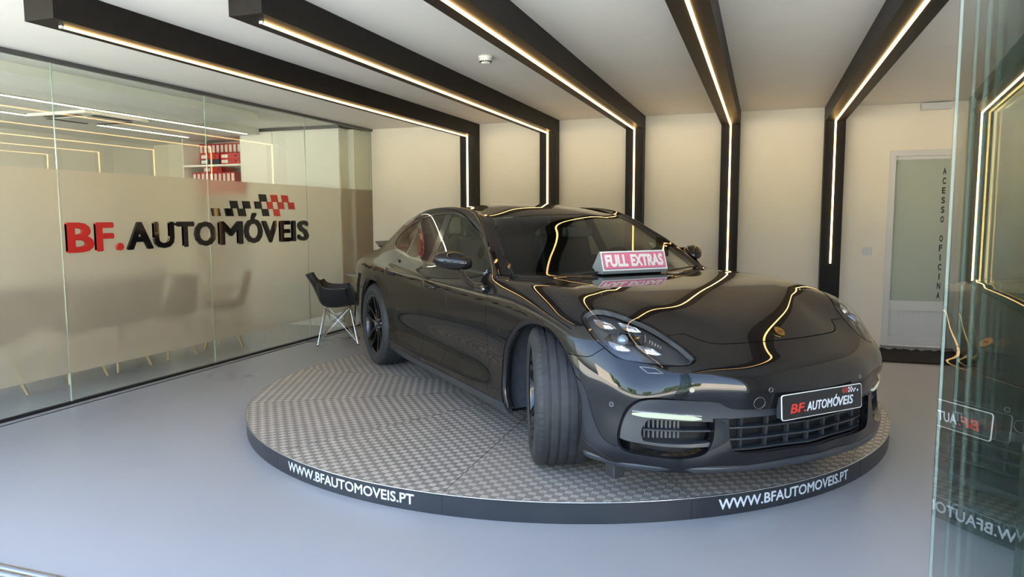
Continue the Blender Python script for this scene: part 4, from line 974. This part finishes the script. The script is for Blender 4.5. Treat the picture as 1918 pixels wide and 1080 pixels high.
# ---- rear spoiler, light bar, wipers
G = [[Vector((-3.93-.13*t-.10*(1-(y/.62)**2)*0, y, 1.008+.045*t+.012*(1-(y/.62)**2))) for t in (0,.5,1)] for y in np.linspace(-.60,.60,17)]
mbs = MB().grid(G); mbs.grid([[p-Vector((0,0,.012)) for p in r] for r in G], flip=True)
mbs.grid([[G[i][2], G[i][2]-Vector((0,0,.012))] for i in range(17)]); mbs.grid([[G[i][0], G[i][0]-Vector((0,0,.012))] for i in range(17)], flip=True)
mbs.grid([G[0], [p-Vector((0,0,.012)) for p in G[0]]]); mbs.grid([G[-1], [p-Vector((0,0,.012)) for p in G[-1]]], flip=True)
mbs.build('rear_spoiler', M_gloss, car)
MB().bbox(-4.082,-4.04,-.62,.62,.845,.87,.006).build('tail_light_bar', mat('red_lens', (.25,.01,.01), .2), car)
for y in (-.80, .62): MB().bbox(-4.0,-3.86,y,y+.18,.80,.87,.02).build('tail_light', bpy.data.materials['red_lens'], car)
MB().tube([(-.49,-.36,.950),(-.53,.02,.962),(-.60,.30,.962)], .006, 8).build('windscreen_wiper', M_black, car)
MB().tube([(-.475,.28,.945),(-.53,.50,.958),(-.645,.655,.955)], .006, 8).build('windscreen_wiper', M_black, car)
# ---- cabin
ci = MB(); ci.bbox(-3.2,-.50,-.80,.80,.30,.34,.01); ci.build('cabin_floor', M_int, car)
G = []
for y in np.linspace(-.76,.76,21):
    hump = .035*math.exp(-((y-.38)/.2)**2)
    G.append([Vector((-.60, y, .90)), Vector((-.74, y, .925+hump*.6)), Vector((-.95, y, .93+hump)), Vector((-1.03, y, .90+hump)), Vector((-1.06, y, .80)), Vector((-1.0, y, .55)), Vector((-.98, y, .35))])
MB().grid(G).build('dashboard', M_int, car)
MB().bbox(-2.4,-1.0,-.13,.13,.34,.62,.03).build('centre_console', M_int, car)
sw = MB(); SWM = Matrix.Translation((-1.22,.38,.90)) @ Matrix.Rotation(math.radians(-66), 4, 'Y')
rg = [Vector((.18*math.cos(a), .18*math.sin(a), 0)) for a in [2*math.pi*k/40 for k in range(41)]]
sw.tube([SWM @ p for p in rg], .015, 10, cap=False)
for a in (0, math.pi, -math.pi/2+math.pi): sw.tube([SWM @ Vector((0,0,-.02)), SWM @ Vector((.17*math.cos(a+math.pi/2), .17*math.sin(a+math.pi/2), 0))], .014, 8)
sw.lathe([(-.05,0),(-.05,.06),(-.01,.065),(0,.05),(0,0)], 24, SWM, axis='z'); sw.build('steering_wheel', M_int, car)
def seat(x, y):
    b_ = MB(); b_.bbox(x-.26, x+.26, y-.26, y+.26, .42, .60, .05, seg=3)
    b_.bbox(-.07,.07,-.25,.25,0,.62,.055, Matrix.Translation((x-.24, y, .56)) @ Matrix.Rotation(math.radians(-18), 4, 'Y'), 3)
    b_.bbox(-.045,.045,-.13,.13,0,.19,.035, Matrix.Translation((x-.435, y, 1.12)) @ Matrix.Rotation(math.radians(-8), 4, 'Y'), 3)
    return b_.build('seat', M_int, car)
for y in (-.38,.38): seat(-1.55, y); seat(-2.45, y)
rv = MB(); rv.bbox(-.018,.018,-.125,.125,-.033,.033,.012, Matrix.Translation((-1.12,-.0,1.19)) @ Matrix.Rotation(.1, 4, 'Z')); rv.tube([(-1.12,0,1.20),(-1.17,0,1.255)], .012, 8)
rv.build('rear_view_mirror', mat('grey_mirror_case', (.10,.11,.115), .4), car)
MB().bbox(-2.5,-1.6,-.45,.45,1.295,1.303,.003).build('headlining', mat('headlining_cloth', (.05,.048,.045), .9), car)
# ------------------------------------------------------------------ FULL EXTRAS sign on the bonnet
A = Matrix.Translation((-.4304, 4.2053, TZ)) @ Matrix.Rotation(-.76554, 4, 'Z')
SP = A @ Vector((-.452, .015, .9445))
es = empty('advert_sign', SP, -.76554-.0, 'pink and white FULL EXTRAS roof-shaped sign standing at the foot of the windscreen', 'sign')
sec = [(0,0),(.004,.018),(-.034,.138),(-.040,.138),(-.105,.046),(-.112,.036),(-.055,0)]
RX = Matrix(((1,0,0,0),(0,0,-1,0),(0,1,0,0),(0,0,0,1)))
RX = Matrix(((1,0,0,0),(0,0,1,0),(0,1,0,0),(0,0,0,1)))
MB().prism([(x, z) for x, z in sec], .50, RX, -.25).build('sign_body', mat('grey_sign_plastic', (.17,.19,.19), .35), es)
p0, p1 = Vector((.0046,0,.018)), Vector((-.0335,0,.138)); up = (p1-p0).normalized(); nn = Vector((up.z,0,-up.x)); Hh = (p1-p0).length
sp2 = lambda x, y, z: p0+up*y+Vector((0,x,0))+nn*z
def face(x0, x1, y0, y1, z, r=.0): return [sp2(x0,y0,z), sp2(x1,y0,z), sp2(x1,y1,z), sp2(x0,y1,z)]
MB().add(face(-.249,.249,.001,Hh-.001,.0012), [(0,1,2,3)]).build('white_border', M_vinyl, es)
MB().add([sp2(a, b+Hh/2, .0018) for a, b in rrect(.2385, Hh/2-.010, .008)], [tuple(range(24))]).build('black_line', M_black, es)
MB().add([sp2(a, b+Hh/2, .0024) for a, b in rrect(.2360, Hh/2-.0125, .007)], [tuple(range(24))]).build('pink_panel', mat('pink_print', (.66,.16,.27), .45), es)
mb = MB(); fit_text(mb, 'FULL', -.222, -.052, .024, Hh-.022, lambda x, y, z: sp2(x, y, .003+z), bold=.05); fit_text(mb, 'EXTRAS', -.030, .222, .024, Hh-.022, lambda x, y, z: sp2(x, y, .003+z), bold=.05)
mb.build('lettering', mat('white_print', (.74,.74,.72), .5), es)
# ------------------------------------------------------------------ armchair and glass table by the partition
ch = empty('armchair', (-4.49, 6.98, 0), math.atan2(.485, .875), 'black plastic shell armchair on a chrome wire base beside the frosted glass', 'chair')
M_bs = mat('matt_black_shell', (.018,.018,.02), .42)
def prof(t):   # side profile of the shell, t 0 front edge .. 1 top of the back
    P = [(.235,.405),(.21,.44),(.12,.43),(0,.415),(-.12,.425),(-.185,.47),(-.225,.55),(-.275,.66),(-.345,.775)]
    f = t*(len(P)-1); i = min(int(f), len(P)-2); k = f-i
    p0, p1, p2, p3 = P[max(i-1,0)], P[i], P[i+1], P[min(i+2,len(P)-1)]
    return [.5*((2*p1[a])+(-p0[a]+p2[a])*k+(2*p0[a]-5*p1[a]+4*p2[a]-p3[a])*k*k+(-p0[a]+3*p1[a]-3*p2[a]+p3[a])*k**3) for a in (0, 1)]
G = []
NT, NV = 36, 32
for i in range(NT+1):
    t = i/NT; x, z = prof(t); row = []
    a1_ = min(1, max(0, (t-.05)/.16)); a2_ = 1-min(1, max(0, (t-.60)/.36)); arm = a1_*a1_*(3-2*a1_)*a2_*a2_*(3-2*a2_)
    for j in range(NV+1):
        v = j/NV*2-1; av = abs(v)
        hw = .205+.0*t-.06*max(0, t-.7)/.3
        if av < .62: y = v/.62*hw; dz = .012*(av/.62)**2; dx = .10*max(0, t-.5)*(av/.62)**2
        else:
            s_ = (av-.62)/.38; y = math.copysign(hw+(.085*math.sin(s_*math.pi/2)+.03*s_*s_)*arm+.012*s_*(1-arm), v)
            top = .215*arm*(1-.25*max(0,.5-t)); dz = .012+top*(s_ if s_ < .8 else .8+.2*(s_-.8)/.2-.0)
            dx = .10*max(0, t-.5)+.05*s_*max(0, t-.45)*(1-arm*.3)+(-.05*arm*s_ if t < .25 else 0)
        row.append(Vector((x+dx, y, z+dz)))
    G.append(row)
mb = MB(); mb.grid(G, flip=False)
off = [[p-Vector((0,0,.006)) for p in r] for r in G]; mb.grid(off, flip=True)
mb.grid([G[0], off[0]]); mb.grid([G[-1], off[-1]]); mb.grid([[r[0] for r in G], [r[0] for r in off]]); mb.grid([[r[-1] for r in G], [r[-1] for r in off]])
mb.build('seat_shell', M_bs, ch)
w = MB(); F = [(.217,.217),(.217,-.217),(-.217,-.217),(-.217,.217)]
for k, (x, y) in enumerate(F):
    sx = .55 if x > 0 else .6
    MB().tube([(x*.62, y*.55, .405), (x*.66, y*.62, .37), (x, y, .008)], .006, 10).build('leg', M_chrome, ch)
    w.tube([(x*.62, y*.55, .40), (-x*.30, y*.10, .24), (x*.0, y*.0, .235)], .0035, 8)
    x2, y2 = F[(k+1) % 4]
    w.tube([(x*.95, y*.95, .03), (x*.25+x2*.10, y*.25+y2*.10, .225), (x2*.6, y2*.55, .40)], .0035, 8)
    w.tube([(x2*.95, y2*.95, .03), (x2*.25+x*.10, y2*.25+y*.10, .225), (x*.6, y*.55, .40)], .0035, 8)
w.build('wire_brace', M_chrome, ch)
ft = MB()
for x, y in F: ft.tube([(x, y, 0), (x, y, .012)], .011, 12)
ft.build('foot_cap', M_black, ch)
tb = empty('side_table', (-4.28, 7.66, 0), 0, 'small round glass table with thin black legs behind the armchair, mostly hidden by the car', 'table')
MB().lathe([(.725,0),(.725,.45),(.737,.45),(.737,0)], 48, axis='z').build('tabletop', mat('pale_glass_top', (.35,.38,.37), .08), tb)
for a in (math.pi*1.02, math.pi*1.52, math.pi*.02, math.pi*.52):
    MB().tube([(.33*math.cos(a), .33*math.sin(a), .724), (.43*math.cos(a), .43*math.sin(a), 0)], .011, 10).build('leg', M_black, tb)
# ------------------------------------------------------------------ folded glass door leaves at the right edge
M_leaf = glass_mat('sliding_leaf_glass', (.84,.89,.87), 1.15, 1.52)
M_leafe = mat('bright_glass_edge', (.46,.50,.47), .2)
DA = math.radians(3.6)
LX = [.4150, .4470, .4735, .4965]
for k, x in enumerate(LX):
    g = empty('glass_door_leaf', (x, 1.94, 0), 0, ['innermost folded glass door leaf, the one whose edge stands nearest the car', 'second folded glass door leaf from the car', 'third folded glass door leaf from the car', 'folded glass door leaf with the vertical pull handle, fourth from the car'][k], 'glass door', 'folded glass door leaves at the right')
    M = Matrix.Rotation(-DA, 4, 'Z')
    L_ = .74
    def bx(x0, x1, y0, y1, z0, z1): return MB().box(x0, x1, y0, y1, z0, z1, M)
    gl = MB(); pts = lambda xx: [M @ Vector((xx, -L_, .06)), M @ Vector((xx, 0, .06)), M @ Vector((xx, 0, 2.5)), M @ Vector((xx, -L_, 2.5))]
    gl.add(pts(-.005), [(3,2,1,0)]); gl.add(pts(.005), [(0,1,2,3)]); gl.build('pane', M_leaf, g)
    bx(-.003, .003, .0001, .0012, .06, 2.5).build('pane_edge', M_leafe, g)
    bx(-.009, .009, -L_, 0, .015, .059).build('bottom_rail', M_pvc, g)
    bx(-.009, .009, -L_, 0, 2.501, 2.56).build('top_rail', M_pvc, g)
    if k == 3:
        bx(-.012, .012, -.742, -.722, .06, 2.5).build('edge_profile', mat('ivory_profile', (.50,.47,.38), .4), g)
        hd = MB()
        for s_ in (.022,):
            hd.tube([M @ Vector((s_, -.36, .93)), M @ Vector((s_, -.36, 1.19))], .009, 12)
            for z in (.96, 1.16): hd.tube([M @ Vector((s_, -.36, z)), M @ Vector((.005, -.36, z))], .006, 10)
        hd.build('pull_handle', M_steel, g)
# ------------------------------------------------------------------ outdoors seen in the reflections
M_leafg = noise_mat('tree_foliage', (.035,.07,.02), (.09,.14,.04), 3, rough=.9, bump=1)
M_trunk = mat('tree_bark', (.09,.06,.04), .9)
rnd = random.Random(3)
tree = None
for k, (x, y, sc) in enumerate(((-16,-15,1.0),(-9,-19,1.2),(-2,-17,.9),(5,-20,1.15),(12,-16,1.0))):
    if tree is None:
        tree = empty('tree'); tr = MB(); tr.tube([(0,0,-.02),(0,0,1.2),(.1,0,2.4)], [.16,.13,.09], 10); tr.build('trunk', M_trunk, tree)
        cr = MB()
        for q_ in range(14):
            bm = bmesh.new(); bmesh.ops.create_icosphere(bm, subdivisions=2, radius=1)
            c = Vector((rnd.uniform(-1.2,1.2), rnd.uniform(-1.2,1.2), rnd.uniform(2.0,4.2))); r = rnd.uniform(.6,1.0)
            vs = [c+v.co*r*(1+rnd.uniform(-.22,.22)) for v in bm.verts]; bm.verts.ensure_lookup_table()
            cr.add(vs, [[v.index for v in f.verts] for f in bm.faces]); bm.free()
        cr.build('crown', M_leafg, tree); o = tree
    else: o = copy_tree(tree)
    o.location = (x, y, 0); o.scale = (sc,)*3; o.rotation_euler = (0, 0, k*1.3)
    tag(o, ['leafy street tree beside the pale house on the left', 'tall leafy street tree, second from the left', 'smallest leafy street tree, in the middle of the row', 'tall leafy street tree, second from the right', 'leafy street tree at the right end of the row'][k], 'tree', 'trees across the street')
struct('wall_street', MB().box(-40, -20, -24, -20, -.02, 5.5).box(14, 40, -26, -22, -.02, 6.5), noise_mat('pale_render', (.55,.50,.44), (.62,.57,.50), .4, rough=.9), 'pale houses across the street')
